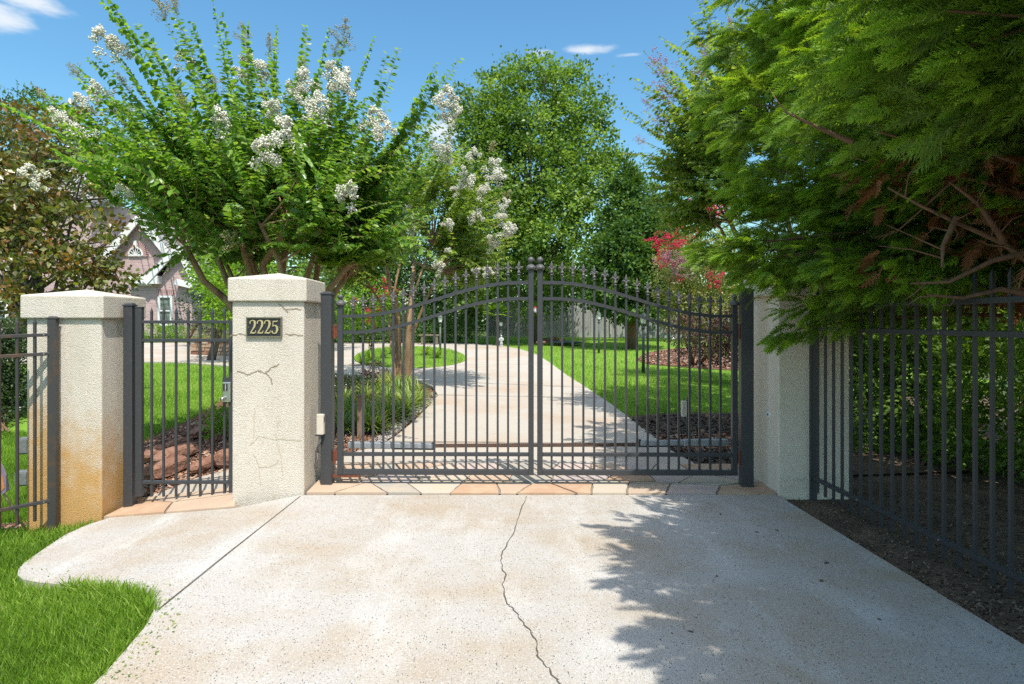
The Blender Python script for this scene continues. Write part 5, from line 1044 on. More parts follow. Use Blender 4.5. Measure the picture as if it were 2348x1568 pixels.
def cypress(label, cx, cy, zlow, Rlow, top, nbr, per, gauss_az, az0, zmax_dense, tips=(), thick=.12, dead=.0, only=None, seed=1, big=None, hi=True, lowz=None):
    rs.seed(seed); ob = root('leyland_cypress', (cx, cy, float(zf(cx, cy))), label, 'tree', 'leyland cypresses behind the right fence')
    mb = MB(); mb.tube([(cx, cy, -.2), (cx+.05, cy, 1.5), (cx-.04, cy+.05, 4), (cx, cy, top*.8)], [.17, .15, .11, .03], 9); mb.build('trunk', M['bark_red'], ob, True)
    bb = MB(); lo, yd, nm, sz, rd = [], [], [], [], []; dl = [[], [], [], []]
    ph = rs.rand(4)*6
    for i in range(nbr):
        dense = rs.rand() < .72; zt = rs.uniform(zlow, zmax_dense) if dense else rs.uniform(zmax_dense, top)
        az = az0+rs.randn()*gauss_az if rs.rand() < .75 else rs.rand()*2*math.pi
        lf_ = math.exp(-((math.degrees(az) % 360-178)/26)**2); R_ = Rlow*float(np.interp(zt, [3, 5, 7.5], [1, .90, .78]))*(1-lf_*float(np.interp(zt, [1.9, 2.25, 2.4, 2.7, 2.95, 3.3, 4.2], [.42, .40, .42, .36, .04, .02, .07])))*(1-max(0, zt-zmax_dense+.5)/(top-zmax_dense+.5))**.8*rs.uniform(.72, 1.06)*(1+.07*math.sin(3*az+ph[0])+.06*math.sin(2*zt+ph[1]))
        rise = rs.uniform(.05, .42)*R_ if zt > zlow+.4 else rs.uniform(-.10, .12)*R_
        out = np.array([math.cos(az), math.sin(az), 0]); s = np.array([cx, cy, max(.4, zt-rise)]); e = np.array([cx, cy, zt])+out*R_; m_ = s*.5+e*.5+UP*.10*R_*rs.uniform(-.6, 1)
        K = 14; q = bez(s, m_, e, K); 
        bb.tube([Vector(v) for v in q[::2]], list(np.linspace(.028, .006, len(q[::2]))), 5, False)
        KK = 12; n = max(3, int(per*R_/Rlow*(1 if dense else .6))//KK); u = 1-rs.rand(n)**1.7*.55; idx = u*(K-1); i0 = np.clip(idx.astype(int), 0, K-2); f = (idx-i0)[:, None]; pos = q[i0]*(1-f)+q[i0+1]*f
        lat = np.array([-out[1], out[0], 0]); side = rs.choice([-1, 1], n)[:, None]; w_ = (rs.rand(n, 1)**.8)*.42*(1.15-.75*u[:, None])
        p = pos+lat*side*w_+out*w_*.5+UP*(rs.randn(n, 1)*.07+.03); dr = nrmz(out+lat*side*rs.uniform(.1, 1.0, (n, 1))+UP*rs.uniform(-.35, .25, (n, 1))+rv(n, .12))
        if dead > .5:
            dc_ = np.array(P(2190, 520, 3.7)); near_ = (np.linalg.norm((p-dc_)/np.array([1.1, 1, .62]), axis=1) < .8) & (rs.rand(n) < .80)
            if near_.any():
                k_ = int(near_.sum()*4.5)
                if k_: jx = rs.choice(np.where(near_)[0], k_); dl[0].append(p[jx]+rv(k_, .10)); dl[1].append(nrmz(dr[jx]+rv(k_, .4)-UP*.7)); dl[2].append(rv(k_)); dl[3].append(rs.uniform(.10, .2, k_))
                kk_ = ~near_; p, dr = p[kk_], dr[kk_]; n = len(p)
                if not n: continue
        f = rs.rand(n, KK, 1); ln_ = rs.uniform(.20, .36, (n, 1, 1)); off = rs.randn(n, KK, 3)*np.array([1, 1, .75])*.045*(1.25-f); base_n = (UP*.7+rv(n, .45)-out*.5)[:, None]+rs.randn(n, KK, 3)*.3
        pp_ = p[:, None]+dr[:, None]*f*ln_+off; dd_ = nrmz(dr[:, None]+off*7+rs.randn(n, KK, 3)*.12+UP*(.12-.3*f)); tt_ = rs.rand(n, 1)*.22+.02+.62*f[:, :, 0]+rs.randn(n, KK)*.07  # tone climbs along each plume: recess shade and lit tips put into the colour
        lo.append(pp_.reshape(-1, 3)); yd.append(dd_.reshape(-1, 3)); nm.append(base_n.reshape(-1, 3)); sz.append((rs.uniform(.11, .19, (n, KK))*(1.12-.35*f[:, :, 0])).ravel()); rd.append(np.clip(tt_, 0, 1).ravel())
        if dead and zt < 3.4 and rs.rand() < dead:
            k = 12; u2 = rs.uniform(.25, .68, k); ii_ = (u2*(K-1)).astype(int); p2 = q[ii_]+rv(k, .1); dl[0].append(p2); dl[1].append(nrmz(out*.4+rv(k, .5)-UP*.9)); dl[2].append(rv(k)); dl[3].append(rs.uniform(.14, .26, k))
            for v in p2[::2]: j = rs.randint(2, K-3); bb.tube([Vector(q[j]), Vector(v)], [.006, .002], 3, False)
    tl = []
    for (tx, ty, tZ) in tips:
        e = A3(tx, ty, tZ); s = np.array([cx, cy, e[2]+rs.uniform(-.1, .3)]); s = e+(s-e)*min(1, 1.9/np.linalg.norm(s-e)); out = nrmz((e-s)[None])[0]; q = bez(s, (s+e)/2+UP*.12, e, 12); bb.tube([Vector(v) for v in q[::2]], list(np.linspace(.018, .004, 6)), 5, False)
        n = 11; u = 1-rs.rand(n)**1.3*.75; i0 = np.clip((u*11).astype(int), 0, 10); pos = q[i0]; lat = nrmz(np.cross(out, UP)[None])[0]; side = rs.choice([-1, 1], n)[:, None]; w_ = rs.rand(n, 1)*.26*(1.25-u[:, None])
        p = pos+lat*side*w_+rv(n, .03); dr = nrmz(out+lat*side*rs.uniform(.1, .9, (n, 1))-UP*rs.uniform(0, .7, (n, 1))+rv(n, .12)); KK = 12
        f = rs.rand(n, KK, 1); off = rs.randn(n, KK, 3)*.04*(1.25-f); base_n = (UP*.7+rv(n, .45)-out*.5)[:, None]+rs.randn(n, KK, 3)*.3
        tl.append(((p[:, None]+dr[:, None]*f*.26+off).reshape(-1, 3), nrmz(dr[:, None]+off*7+rs.randn(n, KK, 3)*.12).reshape(-1, 3), base_n.reshape(-1, 3), (rs.uniform(.11, .18, (n, KK))*(1.12-.35*f[:, :, 0])).ravel(), np.clip(rs.rand(n, 1)*.22+.05+.62*f[:, :, 0], 0, 1).ravel()))  # same rise on bough tips: shaded bases and lit ends painted by tone
    if tips:
        for ln_ in [((2420, 640, 3.5), (2300, 560, 3.45), (2190, 500, 3.4), (2110, 465, 3.4), (2040, 430, 3.5)), ((2420, 400, 3.4), (2260, 350, 3.3), (2120, 318, 3.3), (2020, 300, 3.4)), ((2420, 560, 3.3), (2280, 600, 3.35), (2180, 640, 3.4), (2080, 655, 3.5)), ((2190, 500, 3.4), (2160, 560, 3.35), (2170, 610, 3.3)), ((2300, 560, 3.45), (2240, 470, 3.3), (2170, 420, 3.3)), ((2440, 500, 3.6), (2300, 430, 3.6), (2200, 400, 3.7), (2060, 520, 3.9)), ((2420, 690, 3.3), (2290, 655, 3.3), (2200, 690, 3.35), (2120, 680, 3.4)), ((1960, 330, 3.7), (1880, 300, 3.8), (1800, 262, 3.9)), ((2400, 240, 3.2), (2290, 190, 3.2), (2180, 170, 3.3))]:
            pv = [P(*q_)+Vector(rs.randn(3)*.012) for q_ in ln_]; bb.tube(pv, list(np.linspace(.019, .005, len(pv))), 7, False)
            for _ in range(4):
                j = rs.randint(0, len(pv)-1); a_ = pv[j].lerp(pv[j+1], rs.rand()); e_ = a_+Vector(rs.randn(3)*.11)+Vector((-.12, 0, .02)); bb.tube([a_, a_.lerp(e_, .5)+Vector(rs.randn(3)*.02), e_], [.005, .0035, .0015], 4, False)
    bb.build('branches', M['bark_red'], ob, True)
    lo, yd, nm, sz, rd = [np.concatenate(a) for a in (lo, yd, nm, sz, rd)]
    dep = lo[:, 0]*sT+lo[:, 1]*cT; kp = (lo[:, 2] > (lowz if lowz is not None else zlow-.45)) & ((dep > 2.3) | (lo[:, 0] > 1.02*dep+.3) | (lo[:, 2]-H > .62*dep)); lo, yd, nm, sz, rd = lo[kp], yd[kp], nm[kp], sz[kp], rd[kp]
    if tips:
        dep = lo[:, 0]*sT+lo[:, 1]*cT; qx = CX+(lo[:, 0]*cT-lo[:, 1]*sT)/np.maximum(dep, .1)*F; qy = HZ-(lo[:, 2]-H)/np.maximum(dep, .1)*F
        kp = ~((((qx-1640)/75)**2+((qy-492)/42)**2 < 1) & (dep > 3.6)); lo, yd, nm, sz, rd = lo[kp], yd[kp], nm[kp], sz[kp], rd[kp]
    if tl: lo, yd, nm, sz, rd = [np.concatenate([a]+[t[i] for t in tl]) for i, a in enumerate((lo, yd, nm, sz, rd))]
    dep = lo[:, 0]*sT+lo[:, 1]*cT; pxx = CX+(lo[:, 0]*cT-lo[:, 1]*sT)/np.maximum(dep, .1)*F; pyy = HZ-(lo[:, 2]-H)/np.maximum(dep, .1)*F
    near = (dep > .3) & (pxx > -50) & (pxx < 2480) & (pyy > -150) & (dep < 6.6) if hi else np.zeros(len(lo), bool)
    parts = []
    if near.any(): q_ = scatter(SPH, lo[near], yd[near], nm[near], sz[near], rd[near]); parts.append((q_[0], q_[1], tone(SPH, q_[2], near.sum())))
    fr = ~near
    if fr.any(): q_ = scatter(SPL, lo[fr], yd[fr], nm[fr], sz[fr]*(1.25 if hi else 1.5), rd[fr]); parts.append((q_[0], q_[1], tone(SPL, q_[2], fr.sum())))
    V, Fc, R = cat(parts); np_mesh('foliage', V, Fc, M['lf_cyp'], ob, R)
    if dl[0]:
        a = [np.concatenate(x) for x in dl]; V, Fc, R = scatter(SPL, *a); np_mesh('dead_foliage', V, Fc, M['lf_dead'], ob, R)
    return ob
cypress('big feathery cypress overhanging the right fence and pillar, brown dead sprays inside', 5.0, 4.9, 1.85, 3.0, 11, 420, 125, .75, math.radians(205), 5.2, tips=[(1625, 590, 5.0), (1598, 565, 5.1), (1650, 625, 5.0), (1690, 640, 4.9), (1720, 600, 4.8), (1760, 650, 4.8), (1800, 705, 4.9), (1830, 735, 4.9), (1780, 765, 5.0), (1700, 565, 4.9), (1850, 690, 4.6), (1900, 655, 4.4), (1960, 650, 4.3), (2020, 650, 4.1), (2150, 655, 3.8), (2310, 610, 3.6), (1900, 600, 4.3), (1990, 600, 4.1), (2110, 610, 3.9), (1830, 630, 4.6), (1755, 600, 4.7), (2040, 640, 4.4), (1700, 470, 5.3), (1750, 480, 5.2), (1725, 430, 5.4), (1680, 505, 5.3), (1780, 450, 5.2)], dead=.75, seed=62, lowz=1.6)
cypress('cypress beyond the nearer one, its dark foliage reaching down behind the right fence', 6.3, 9.3, .7, 2.3, 10, 170, 55, .9, math.radians(235), 4.5, seed=63, hi=False)
cypress('nearest cypress at the right edge, its boughs hanging over the drive', 4.2, 1.25, 2.4, 3.1, 5.4, 330, 150, .9, math.radians(180), 3.7, dead=.4, seed=64, lowz=2.3)
# hanging bough tips in front of the right pillar
rs.seed(71)
shrub('laurel_hedge', 'shaded broadleaf hedge low behind the right fence', 2100, 1060, [(1975, 900, 60, 180, 8.3), (2060, 900, 80, 190, 8.0), (2150, 920, 90, 210, 7.1), (2270, 950, 90, 230, 6.5), (2400, 980, 100, 270, 6.0), (1980, 980, 50, 120, 7.6), (2050, 720, 140, 120, 9.2), (2280, 720, 160, 140, 8.6), (2500, 850, 120, 300, 6.9), (1900, 650, 80, 100, 11)], .075, 44, .20, M['lf_jun'], dens=1.5, cat_='hedge')

# ------------------------------------------------------------------ garden lamps
def lamp(px, ytop, ybase, label):
    g = G(px, ybase); Z = depth(g); h = (ybase-ytop)*Z/F; o = root('garden_lamp', g, label, 'lamp post', 'slim lamp posts on the lawns')
    b = MB(); b.tube([g-Vector((0, 0, .05)), g+Vector((0, 0, h*.66))], [.045, .035], 10); b.build('post', M['lamp_green'], o, True)
    b = MB(); b.lathe(g+Vector((0, 0, h*.66)), [(.035, 0), (.055, .02), (.05, .05), (.03, .07), (.03, .10), (.075, .13), (.08, .15)], 10); b.build('collar', M['lamp_green'], o, True)
    b = MB(); b.lathe(g+Vector((0, 0, h*.66+.15)), [(.06, 0), (.085, .16)], 8); b.build('lantern', M['white'], o)
    b = MB(); b.lathe(g+Vector((0, 0, h*.66+.31)), [(.12, 0), (.11, .02), (.05, .09), (.02, .11), (.02, .14), (.003, h*.34-.31)], 10); b.build('lantern_roof', M['lamp_green'], o, True)
lamp(1372.5, 706, 808, 'slim garden lamp on the lawn behind the right leaf, nearer the meeting stiles'); lamp(1474.5, 704, 852, 'nearer garden lamp on the lawn behind the right gate leaf')
lamp(1009, 713, 815, 'garden lamp on the round lawn island behind the left leaf'); lamp(1148, 736, 792, 'short lamp post beside the small palm')
# statue
g = G(1149, 794); o = root('garden_statue', g, 'small white standing statue at the lawn edge behind the left leaf', 'statue'); Z = depth(g); k = 26*Z/F
b = MB(); b.lathe(g, [(.20*k, 0), (.20*k, .06*k), (.15*k, .08*k)], 12); b.build('plinth', M['white_statue'], o)
b = MB(); b.lathe(g, [(.14*k, .08*k), (.15*k, .25*k), (.13*k, .45*k), (.16*k, .62*k), (.17*k, .74*k), (.07*k, .82*k), (.06*k, .86*k)], 12, sy=.8); b.lathe(g+Vector((0, 0, .85*k)), [(.05*k, 0), (.09*k, .05*k), (.09*k, .1*k), (.03*k, .16*k)], 12)
for s in (-1, 1): b.tube([g+Vector((s*.15*k, 0, .74*k)), g+Vector((s*.19*k, -.03*k, .55*k)), g+Vector((s*.08*k, -.13*k, .48*k))], [.045*k, .04*k, .035*k], 7)
b.build('figure', M['white_statue'], o, True)
# small fan palm
g = G(1140, 792); o = root('fan_palm', g, 'small windmill palm with yellowing fronds behind the left gate leaf', 'palm'); Z = depth(g); c = P(1140, 722, Z)
b = MB(); b.tube([g, g.lerp(c, .5)+Vector((.03, 0, 0)), c], [.08, .07, .06], 8); b.build('trunk', M['bark_grey'], o, True)
lo, yd, nm, sz = [], [], [], []; st = MB(); rs.seed(77)
for i in range(16):
    a = rs.rand()*6.28; el = rs.uniform(-.2, 1.1); d = np.array([math.cos(a)*math.cos(el), math.sin(a)*math.cos(el), math.sin(el)]); h = np.array(c)+d*.34; st.tube([c, Vector(h)], .008, 4, False); lt = nrmz(np.cross(d, UP)); 
    for k in range(13):
        t = (k-6)/6*1.35; lo.append(h); yd.append(d*math.cos(t)+lt*math.sin(t)-UP*.18); nm.append(np.cross(lt, d)); sz.append(rs.uniform(.34, .46))
T_ = (np.array([(0, 0, 0), (.055, .5, 0), (0, 1, -.1), (-.055, .5, 0)], float), LEAF[1]); V, Fc, R = scatter(T_, np.array(lo), np.array(yd), np.array(nm), np.array(sz)); np_mesh('fronds', V, Fc, M['lf_bright'], o, R); st.build('frond_stem', M['lamp_green'], o)
# stone bench and urn at the far hedge
g = G(985, 789); o = root('stone_bench', g, 'little stone bench in front of the dark hedge behind the left leaf', 'bench'); b = MB(); b.box((g.x, g.y, g.z+.42), (1.0, .35, .07)); b.build('seat', M['boulder'], o, bevel=.01)
for s in (-1, 1): b = MB(); b.box((g.x+s*.3, g.y, g.z+.19), (.18, .28, .38)); b.build('leg', M['boulder'], o)
# photocell posts
g = G(825, 1003); h = 96*depth(g)/F; o = root('sensor_post', g, 'speckled brown sensor post with a white lens in the mulch, behind the left gate leaf', 'sensor post', 'gate sensor posts')
b = MB(); b.box((g.x, g.y, g.z+h/2-.05), (.062, .062, h+.1)); b.build('post', M['post_brown'], o, bevel=.004); b = MB(); b.box((g.x, g.y, g.z+h+.005), (.078, .078, .02)); b.build('cap', M['post_brown'], o)
b = MB(); b.lathe((g.x+.036, g.y-.01, g.z+h*.78-.05), [(.012, 0), (.026, .02), (.026, .07), (.012, .09)], 10, sy=.6); b.build('lens', M['white'], o, True)
g = G(1578, 1003); h = 92*depth(g)/F; o = root('sensor_post', g, 'dark sensor post with a pale box and cable, behind the right gate leaf', 'sensor post', 'gate sensor posts')
b = MB(); b.box((g.x, g.y, g.z+h/2-.05), (.05, .05, h+.1)); b.build('post', M['metal_worn'], o, bevel=.004); b = MB(); b.box((g.x-.062, g.y-.005, g.z+h*.72), (.068, .055, .21)); b.build('housing', M['beige_box'], o, bevel=.005)
b = MB(); b.tube([(g.x-.075, g.y, g.z+h*.50), (g.x-.06, g.y-.01, g.z+h*.42), (g.x-.03, g.y-.02, g.z+h*.34), (g.x-.028, g.y-.02, g.z+h*.1)], .008, 6); b.build('cable', M['grey_box'], o, True)
# utility boxes by the left fence
for (x0, x1, y0, y1, Z, lb) in [(49, 62, 1002, 1040, 7.2, 'upper grey utility box on a stake behind the left fence'), (43, 62, 1078, 1112, 6.9, 'lower grey utility box close to the lawn behind the left fence')]:
    x1 += 14; p = P((x0+x1)/2, (y0+y1)/2, Z); w, h = (x1-x0)*Z/F, (y1-y0)*Z/F; o = root('utility_box', (p.x, p.y, float(zf(p.x, p.y))), lb, 'utility box', 'grey utility boxes on stakes')
    b = MB(); b.box((p.x, p.y, p.z), (w, .1, h), .15); b.build('housing', M['grey_box'], o, bevel=.01); b = MB(); b.box((p.x-.1*w, p.y-.055, p.z), (w*.7, .02, h*.8), .15); b.build('lid', M['grey_box'], o, bevel=.004)
    b = MB(); z0 = float(zf(p.x, p.y)); b.box((p.x+.02, p.y+.02, (z0+p.z-h/2)/2), (.03, .03, p.z-h/2-z0)); b.build('stake', M['dark_plastic'], o)
# small yard sign at the left edge
Zs = depth(G(58, 1213)); o = root('yard_sign', G(58, 1213), 'orange and purple yard sign on a tilted wooden stake at the left edge', 'sign')
b = MB(); b.tube([P(60, 1216, Zs), P(8, 1130, Zs-.12), P(-25, 1075, Zs-.2)], .011, 7); b.build('stake', M['stake'], o, True)
cc = lambda l: [P(a, b_, Zs-.14-.01*0) for a, b_ in l]
b = MB(); b.prism(cc([(-50, 1040), (-5, 1055), (4, 1068), (14, 1092), (20, 1122), (10, 1131), (-12, 1138), (-55, 1140)]), (.002, .012, 0)); pnl = b.build('panel', M['purple_panel'], o)
b = MB(); b.prism([v+Vector((0, -.004, 0)) for v in cc([(-50, 1045), (-8, 1060), (2, 1078), (8, 1100), (11, 1118), (4, 1126), (-14, 1130), (-50, 1132)])], (0, .003, 0)); b.build('picture', M['orange_panel'], pnl)
# bird feeder pole, stone ring, marker flags
g = G(1265, 792); o = root('feeder_pole', g, 'thin pale pole standing on the far lawn just right of the meeting stiles', 'pole'); Z = depth(g)
b = MB(); b.tube([g, P(1262, 690, Z)], .014, 6); b.build('pole', M['alum'], o); b = MB(); b.lathe(g+Vector((0, 0, .9)), [(.02, 0), (.05, .02), (.05, .16), (.02, .18)], 8); b.build('feeder', M['lamp_green'], o)
g = G(1292, 790); Z = depth(g); o = root('round_mat', g+Vector((0, 0, .03)), 'dark round tray lying on the far lawn by the pale pole', 'tray'); b = MB(); b.lathe(g, [(.7, .06), (.85, .10), (.85, .14), (.75, .12)], 24); b.build('tray', M['dark_plastic'], o)
for i, (a, b_) in enumerate([(1250, 783), (1268, 780), (1287, 784), (1240, 790)]): g = G(a, b_); rock('field_stone', (g.x, g.y, g.z+.08), (.5, .4, .24), M['log'], 'reddish field stone beside the dark round tray', 'stone', 'stones by the tray', seed=20+i)
for i, (a, y0, y1) in enumerate([(1541, 778, 800), (1578, 777, 792)]):
    g = G(a, y1-6); Z = depth(g); o = root('marker_flag', g, ['small white marker flag on the lawn before the wooden fence', 'small white marker flag at the edge of the purple shrub'][i], 'marker flag', 'white marker flags'); h = .42
    b = MB(); b.tube([g, g+Vector((0, 0, h))], .006, 5); b.build('pin', M['alum'], o); b = MB(); b.box((g.x+.05, g.y, g.z+h-.05), (.12, .006, .09)); b.build('flag', M['white'], o)
# ------------------------------------------------------------------ weathered board fence
zf0 = 36.5; p0, p1 = P(1120, 770, zf0), P(1680, 768, zf0-3); gz0 = float(zf(p0.x, p0.y)); o = root('board_fence', (p0.x, p0.y, gz0), 'weathered grey board fence across the back of the lawn', 'fence')
b = MB(); d = p1-p0; n = int(d.length/.15); dv = Vector((d.x, d.y, 0)).normalized()
for i in range(n):
    p = p0+dv*(.15*i); z = float(zf(p.x, p.y)); h = 2.0+random.uniform(-.03, .03); b.box((p.x, p.y+random.uniform(-.012, .012), z+h/2), (.138, .022, h), math.atan2(dv.y, dv.x))
b.build('boards', M['wood_fence'], o); 
for i in range(0, n, 16):
    b = MB(); p = p0+dv*(.15*i); b.box((p.x, p.y-.06, gz0+1.05), (.1, .09, 2.15)); b.build('post', M['wood_fence'], o)

# ------------------------------------------------------------------ brick house
Zh = 38.0; hp = lambda px, py, dz=0.0: P(px, py, Zh+dz); hb = hp(330, 775); ho = root('brick_house', hb, 'pink brick house with white gables behind the magnolia', 'house')
def wall(poly, dz, thick, nm='wall', m=M['brick']):
    return MB().prism([hp(a, b, dz) for a, b in poly], Vector(fwd)*thick).build(nm, m, ho)
wall([(235, 800), (388, 800), (388, 590), (372, 572), (318, 505), (262, 566), (235, 590)], 1.6, 6)
wall([(300, 800), (440, 800), (440, 650), (408, 572), (364, 645), (300, 640)], 0, 5)
wall([(-200, 800), (262, 800), (262, 470), (-200, 470)], 5, 6)
def roofslab(a, b, dz0, dz1, th=.25): # slab from line a->b at depth dz0 back to dz1
    v = [hp(*a, dz0), hp(*b, dz0)]; back = Vector(fwd)*(dz1-dz0); return MB().prism([v[0], v[1], v[1]+back, v[0]+back], (0, 0, th))
for a, b in (((317, 494), (392, 584)), ((317, 494), (228, 596))): roofslab(a, b, 1.2, 9).build('roof', M['roof'], ho)
for a, b in (((408, 560), (452, 652)), ((408, 560), (326, 646))): roofslab(a, b, -.4, 6).build('roof', M['roof'], ho)
rf = MB().prism([hp(-220, 475, 4.6), hp(285, 475, 4.6), hp(200, 385, 12), hp(-220, 385, 12)], (0, 0, .25)); rf.build('roof', M['roof'], ho)
def board(a, b, dz, w=.42, t=.12, ext=None): return MB().bar(hp(*a, dz), hp(*b, dz), t, w, Vector(fwd)).build('trim', M['white'], ho)
board((317, 500), (388, 588), 1.12); board((317, 500), (232, 600), 1.12); board((408, 566), (450, 655), -.5, .36); board((408, 566), (332, 648), -.5, .36)
board((298, 640), (366, 642), -.25, .5, .5); board((404, 646), (446, 656), -.3, .35, .4); MB().prism([hp(300, 642, -.15), hp(347, 645, -.15), hp(347, 655, -.15), hp(300, 655, -.15)], Vector(fwd)*.1).build('trim', M['white'], ho)
# fan window
cf = hp(310.5, 586, 1.52); R_ = 16.5*Zh/F; b = MB(); pts = [cf+Vector(right)*R_*math.cos(t)+Vector((0, 0, R_*math.sin(t)*1.15)) for t in np.linspace(0, math.pi, 17)]
fw = MB().tube(pts+[pts[0]], .055, 6).build('fan_window', M['white'], ho); MB().prism([p+Vector((0, .04, 0)) for p in pts], (0, .05, 0)).build('pane', M['glass'], fw)
b = MB()
for t in np.linspace(.25, math.pi-.25, 7): b.bar(cf, cf+Vector(right)*R_*math.cos(t)+Vector((0, 0, R_*math.sin(t)*1.15)), .05, .035, Vector(fwd))
b.bar(pts[0], pts[-1], .08, .09, Vector(fwd)); b.build('muntin', M['white'], fw)
b = MB()
for t in np.linspace(0, math.pi, 22): 
    u = Vector(right)*math.cos(t)+Vector((0, 0, math.sin(t)*1.1)); b.bar(cf+u*(R_*1.12)+Vector((0, .03, 0)), cf+u*(R_*1.85)+Vector((0, .03, 0)), .08, .085, Vector(fwd))
b.build('brick_arch', M['brick_arch'], ho); MB().bar(cf+Vector((0, 0, R_*1.2)), cf+Vector((0, 0, R_*2.15)), .14, .2, Vector(fwd)).build('keystone', M['white'], ho)
def window(x0, x1, y0, y1, dz):
    f = MB(); a, b_, c_, d_ = hp(x0, y0, dz), hp(x1, y0, dz), hp(x1, y1, dz), hp(x0, y1, dz); F_ = Vector(fwd)
    for s, e in ((a, b_), (b_, c_), (c_, d_), (d_, a)): f.bar(s, e, .12, .13, F_)
    f.bar((a+d_)/2, (b_+c_)/2, .1, .08, F_); w = f.build('window', M['white'], ho); MB().prism([v+F_*.03 for v in (a, b_, c_, d_)], F_*.05).build('pane', M['glass'], w)
window(365, 393, 680, 745, -.12); window(-20, 15, 690, 750, 4.9); window(20, 50, 690, 750, 4.9)
b = MB()
for i in range(9): x = 364+30*i/8; b.bar(hp(x, 677, -.04), hp(x+(i-4)*.9, 664, -.04), .06, .085, Vector(fwd))
b.build('brick_arch', M['brick_arch'], ho)

# ------------------------------------------------------------------ grass, chips, litter
rs.seed(81)
def blades(name, pxpoly, n, hmin, hmax, m, T=BLADE, kz=0.0, lean=.35, off=-.05):
    p = randin_px(pxpoly, n); p[:, 2] = zf(p[:, 0], p[:, 1])+off; Z = p[:, 0]*sT+p[:, 1]*cT; h = rs.uniform(hmin, hmax, n)*(1+kz*Z); yd = UP+rv(n, lean)*np.array([1, 1, .2]); nm = rv(n)*np.array([1, 1, .1])
    tone = np.clip(.5+.35*np.sin(p[:, 0]*2.3+1)*np.sin(p[:, 1]*1.7)+rs.randn(n)*.28, 0, 1); V, Fc, R = scatter(T, p, yd, nm, h, tone); o = np_mesh(name, V, Fc, m, None, R); return tag(o, kind='stuff')
fl_ = [(-90, 1212), (60, 1206), (130, 1206), (215, 1190), (215, 1200), (160, 1222), (100, 1262), (50, 1300), (35, 1318), (50, 1335), (100, 1342), (170, 1347), (260, 1349), (335, 1365), (350, 1384), (348, 1402), (322, 1445), (280, 1495), (232, 1548), (180, 1600), (-90, 1600)]
g1 = blades('front_grass', fl_, 30000, .05, .10, M['lf_grass'], lean=.55); g1['label'] = 'lush green lawn grass beside the front driveway'; 
e_ = [(150, 1336), (260, 1344), (335, 1360), (352, 1384), (350, 1402), (335, 1410), (330, 1380), (250, 1356), (150, 1350)]
blades('edge_grass', e_, 1500, .07, .13, M['lf_grass'], lean=.6)
blades('side_grass', [(322, 1012), (440, 958), (530, 905), (530, 830), (325, 828)], 16000, .035, .06, M['lf_grass'], BLADE1, .04)
blades('left_grass', [(-40, 1190), (70, 1190), (70, 985), (-40, 990)], 10000, .05, .09, M['lf_grass'], BLADE1, .02)
blades('right_grass', [(1690, 945), (1560, 943), (1445, 955), (1405, 925), (1345, 886), (1300, 858), (1262, 830), (1235, 812), (1190, 797), (1150, 791), (1150, 775), (1560, 770), (1700, 768), (1700, 790), (1560, 795), (1480, 806), (1455, 822), (1475, 835), (1540, 840), (1640, 848), (1700, 850)], 24000, .03, .055, M['lf_grass'], BLADE1, .05, off=-.03)
blades('island_grass', [(815+0, 815), (850, 800), (940, 797), (1030, 800), (1065, 815), (1060, 832), (1000, 842), (880, 842), (830, 832)], 6000, .03, .05, M['lf_grass'], BLADE1, .05, off=.02)
CH = (np.array([(-.5, -.25, 0), (.5, -.2, .05), (.45, .25, 0), (-.4, .2, .12)], float), np.array([(0, 1, 2), (0, 2, 3)]))
def chips(name, pxpoly, n, s0, s1, m, off, kz=0, flat=.35):
    p = randin_px(pxpoly, n); p[:, 2] = zf(p[:, 0], p[:, 1])+off; Z = p[:, 0]*sT+p[:, 1]*cT; V, Fc, R = scatter(CH, p, rv(n)*np.array([1, 1, flat]), UP+rv(n, flat), rs.uniform(s0, s1, n)*(1+kz*Z)); o = np_mesh(name, V, Fc, m, None, R); return tag(o, kind='stuff')
chips('mulch_chips', [(770, 1060), (770, 985), (830, 975), (900, 960), (960, 940), (930, 975), (900, 1000), (865, 1020), (800, 1040)], 3500, .03, .07, M['chip'], -.02)
chips('gravel', [(868, 1022), (900, 1000), (935, 970), (985, 925), (1005, 905), (990, 900), (940, 945), (890, 985), (850, 1012)], 1800, .015, .035, M['gravelm'], .0)
chips('mulch_litter', [(330, 1140), (330, 1010), (440, 960), (530, 930), (530, 1080), (456, 1092), (400, 1115)], 3500, .025, .06, M['chip'], -.02)
chips('dark_mulch', [(1690, 948), (1560, 946), (1440, 955), (1480, 990), (1545, 1035), (1625, 1080), (1700, 1080)], 3500, .03, .07, M['chip_dark'], -.01)
chips('pale_chips', [(1700, 995), (1600, 993), (1500, 998), (1530, 1024), (1570, 1032), (1700, 1030)], 900, .03, .075, M['chip'], .0)
chips('bed_chips', [(1462, 822), (1490, 806), (1560, 797), (1700, 792), (1700, 846), (1560, 838), (1480, 833)], 2500, .05, .10, M['chip'], .0)
chips('soil_litter', [(1792, 1138), (2347, 1478), (2360, 1560), (2480, 1560), (2480, 1150), (1950, 1100), (1860, 1125)], 3600, .008, .034, M['debris'], -.04, flat=.6)
chips('left_litter', [(-20, 1205), (62, 1205), (66, 1188), (-20, 1195)], 500, .02, .05, M['chip'], -.04)
chips('drive_litter', [(1400, 1150), (1780, 1140), (2330, 1480), (2340, 1570), (1500, 1570)], 160, .004, .012, M['debris'], .003, flat=.2)
chips('grass_clippings', [(60, 1300), (110, 1325), (340, 1350), (365, 1390), (330, 1450), (245, 1560), (320, 1560), (420, 1420), (400, 1340), (200, 1310)], 170, .006, .018, M['lf_strap'], .004, flat=.2)
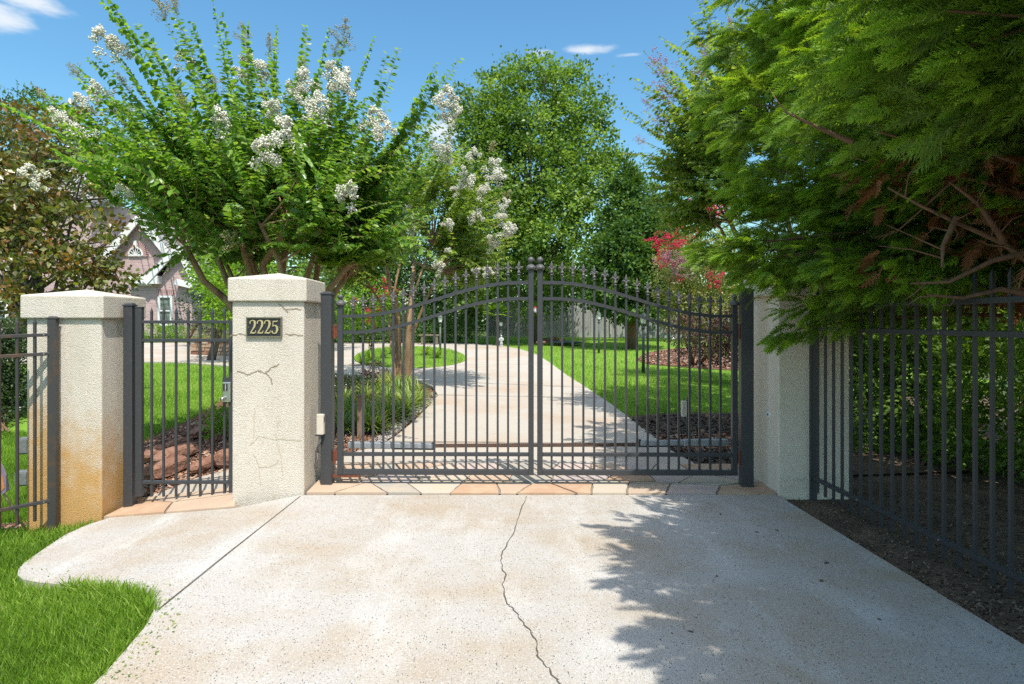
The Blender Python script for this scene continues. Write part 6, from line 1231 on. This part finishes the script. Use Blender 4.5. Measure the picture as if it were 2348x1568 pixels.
# a few dry curled leaves on the concrete
rs.seed(91)
for a, b_ in [(1980, 1150), (1775, 1215), (1735, 1222), (1885, 1330), (1640, 1322), (1900, 1290), (2010, 1420), (1590, 1450), (1650, 1180)]:
    g = G(a, b_); V, Fc, R = scatter(OVAL, [(0, 0, .004)], [(rs.randn(), rs.randn(), 0)], [(.2, .1, 1)], [rs.uniform(.025, .045)]); o = np_mesh('dry_leaf', V, Fc, M['debris'], None, R); o.location = g; tag(o, 'dry brown leaf lying on the shaded concrete drive', 'leaf', 'dry leaves on the drive', 'thing')
# labels of the setting
SL = {'ground': ('plain green ground stretching away to the far woods', 'ground'), 'driveway': ('pale speckled concrete drive with a long crack, in front of the gate', 'driveway'), 'front_lawn': ('soil under the lawn beside the front drive', 'lawn'),
 'soil': ('bare brown soil strip under the right fence', 'soil'), 'side_lawn': ('bright lawn seen through the narrow walk gate', 'lawn'), 'mulch_bed': ('reddish mulch bed behind the number pillar and walk gate', 'flower bed'), 'walkway': ('short concrete walk just behind the walk gate', 'path'),
 'inner_driveway': ('tan concrete drive curving away behind the big gate', 'driveway'), 'island_lawn': ('round grass island in the inner drive', 'lawn'), 'right_lawn': ('wide sunlit lawn behind the right gate leaf', 'lawn'), 'dark_mulch_bed': ('dark mulch bed behind the shaded end of the right gate leaf', 'flower bed'),
 'chip_bed': ('curved bed of tan chips around the purple shrub', 'flower bed'), 'flagstone_paving': ('strip of irregular tan flagstones under the big gate', 'paving'), 'doorstep_paving': ('orange tan flagstones at the foot of the walk gate', 'paving'),
 'front_grass': ('lush green grass beside the front drive', 'grass'), 'edge_grass': ('longer grass tufts along the curved drive edge', 'grass'), 'side_grass': ('short grass of the lawn behind the walk gate', 'grass'), 'left_grass': ('grass behind the left fence', 'grass'), 'right_grass': ('grass of the wide lawn behind the right leaf', 'grass'),
 'island_grass': ('grass on the round island', 'grass'), 'mulch_chips': ('reddish chips at the foot of the sensor post bed', 'mulch'), 'gravel': ('pale gravel edging the bed by the inner drive', 'gravel'), 'mulch_litter': ('bark litter around the reddish logs', 'mulch'), 'dark_mulch': ('dark mulch pieces beside the right sensor post', 'mulch'),
 'pale_chips': ('sunlit orange chips behind the right gate leaf', 'mulch'), 'bed_chips': ('chips in the curved bed of the purple shrub', 'mulch'), 'soil_litter': ('dry litter on the soil along the right fence', 'litter'), 'left_litter': ('bark litter under the left fence', 'litter'), 'drive_litter': ('tiny dark grit on the shaded drive', 'litter'), 'grass_clippings': ('scattered dry grass clippings along the curved drive edge', 'clippings'), 'far_woods': ('low dark woods beyond the garden', 'woods')}
for ob in S.objects:
    if ob.parent is None and ob.get('kind') in ('structure', 'stuff'):
        k = ob.name.split('.')[0]
        if k in SL: ob['label'], ob['category'] = SL[k]
        elif k == 'mortar_bed': ob['label'] = 'dark mortar under the gate flagstones' if ob.name == 'mortar_bed' else 'dark mortar under the walk gate flagstones'; ob['category'] = 'mortar'
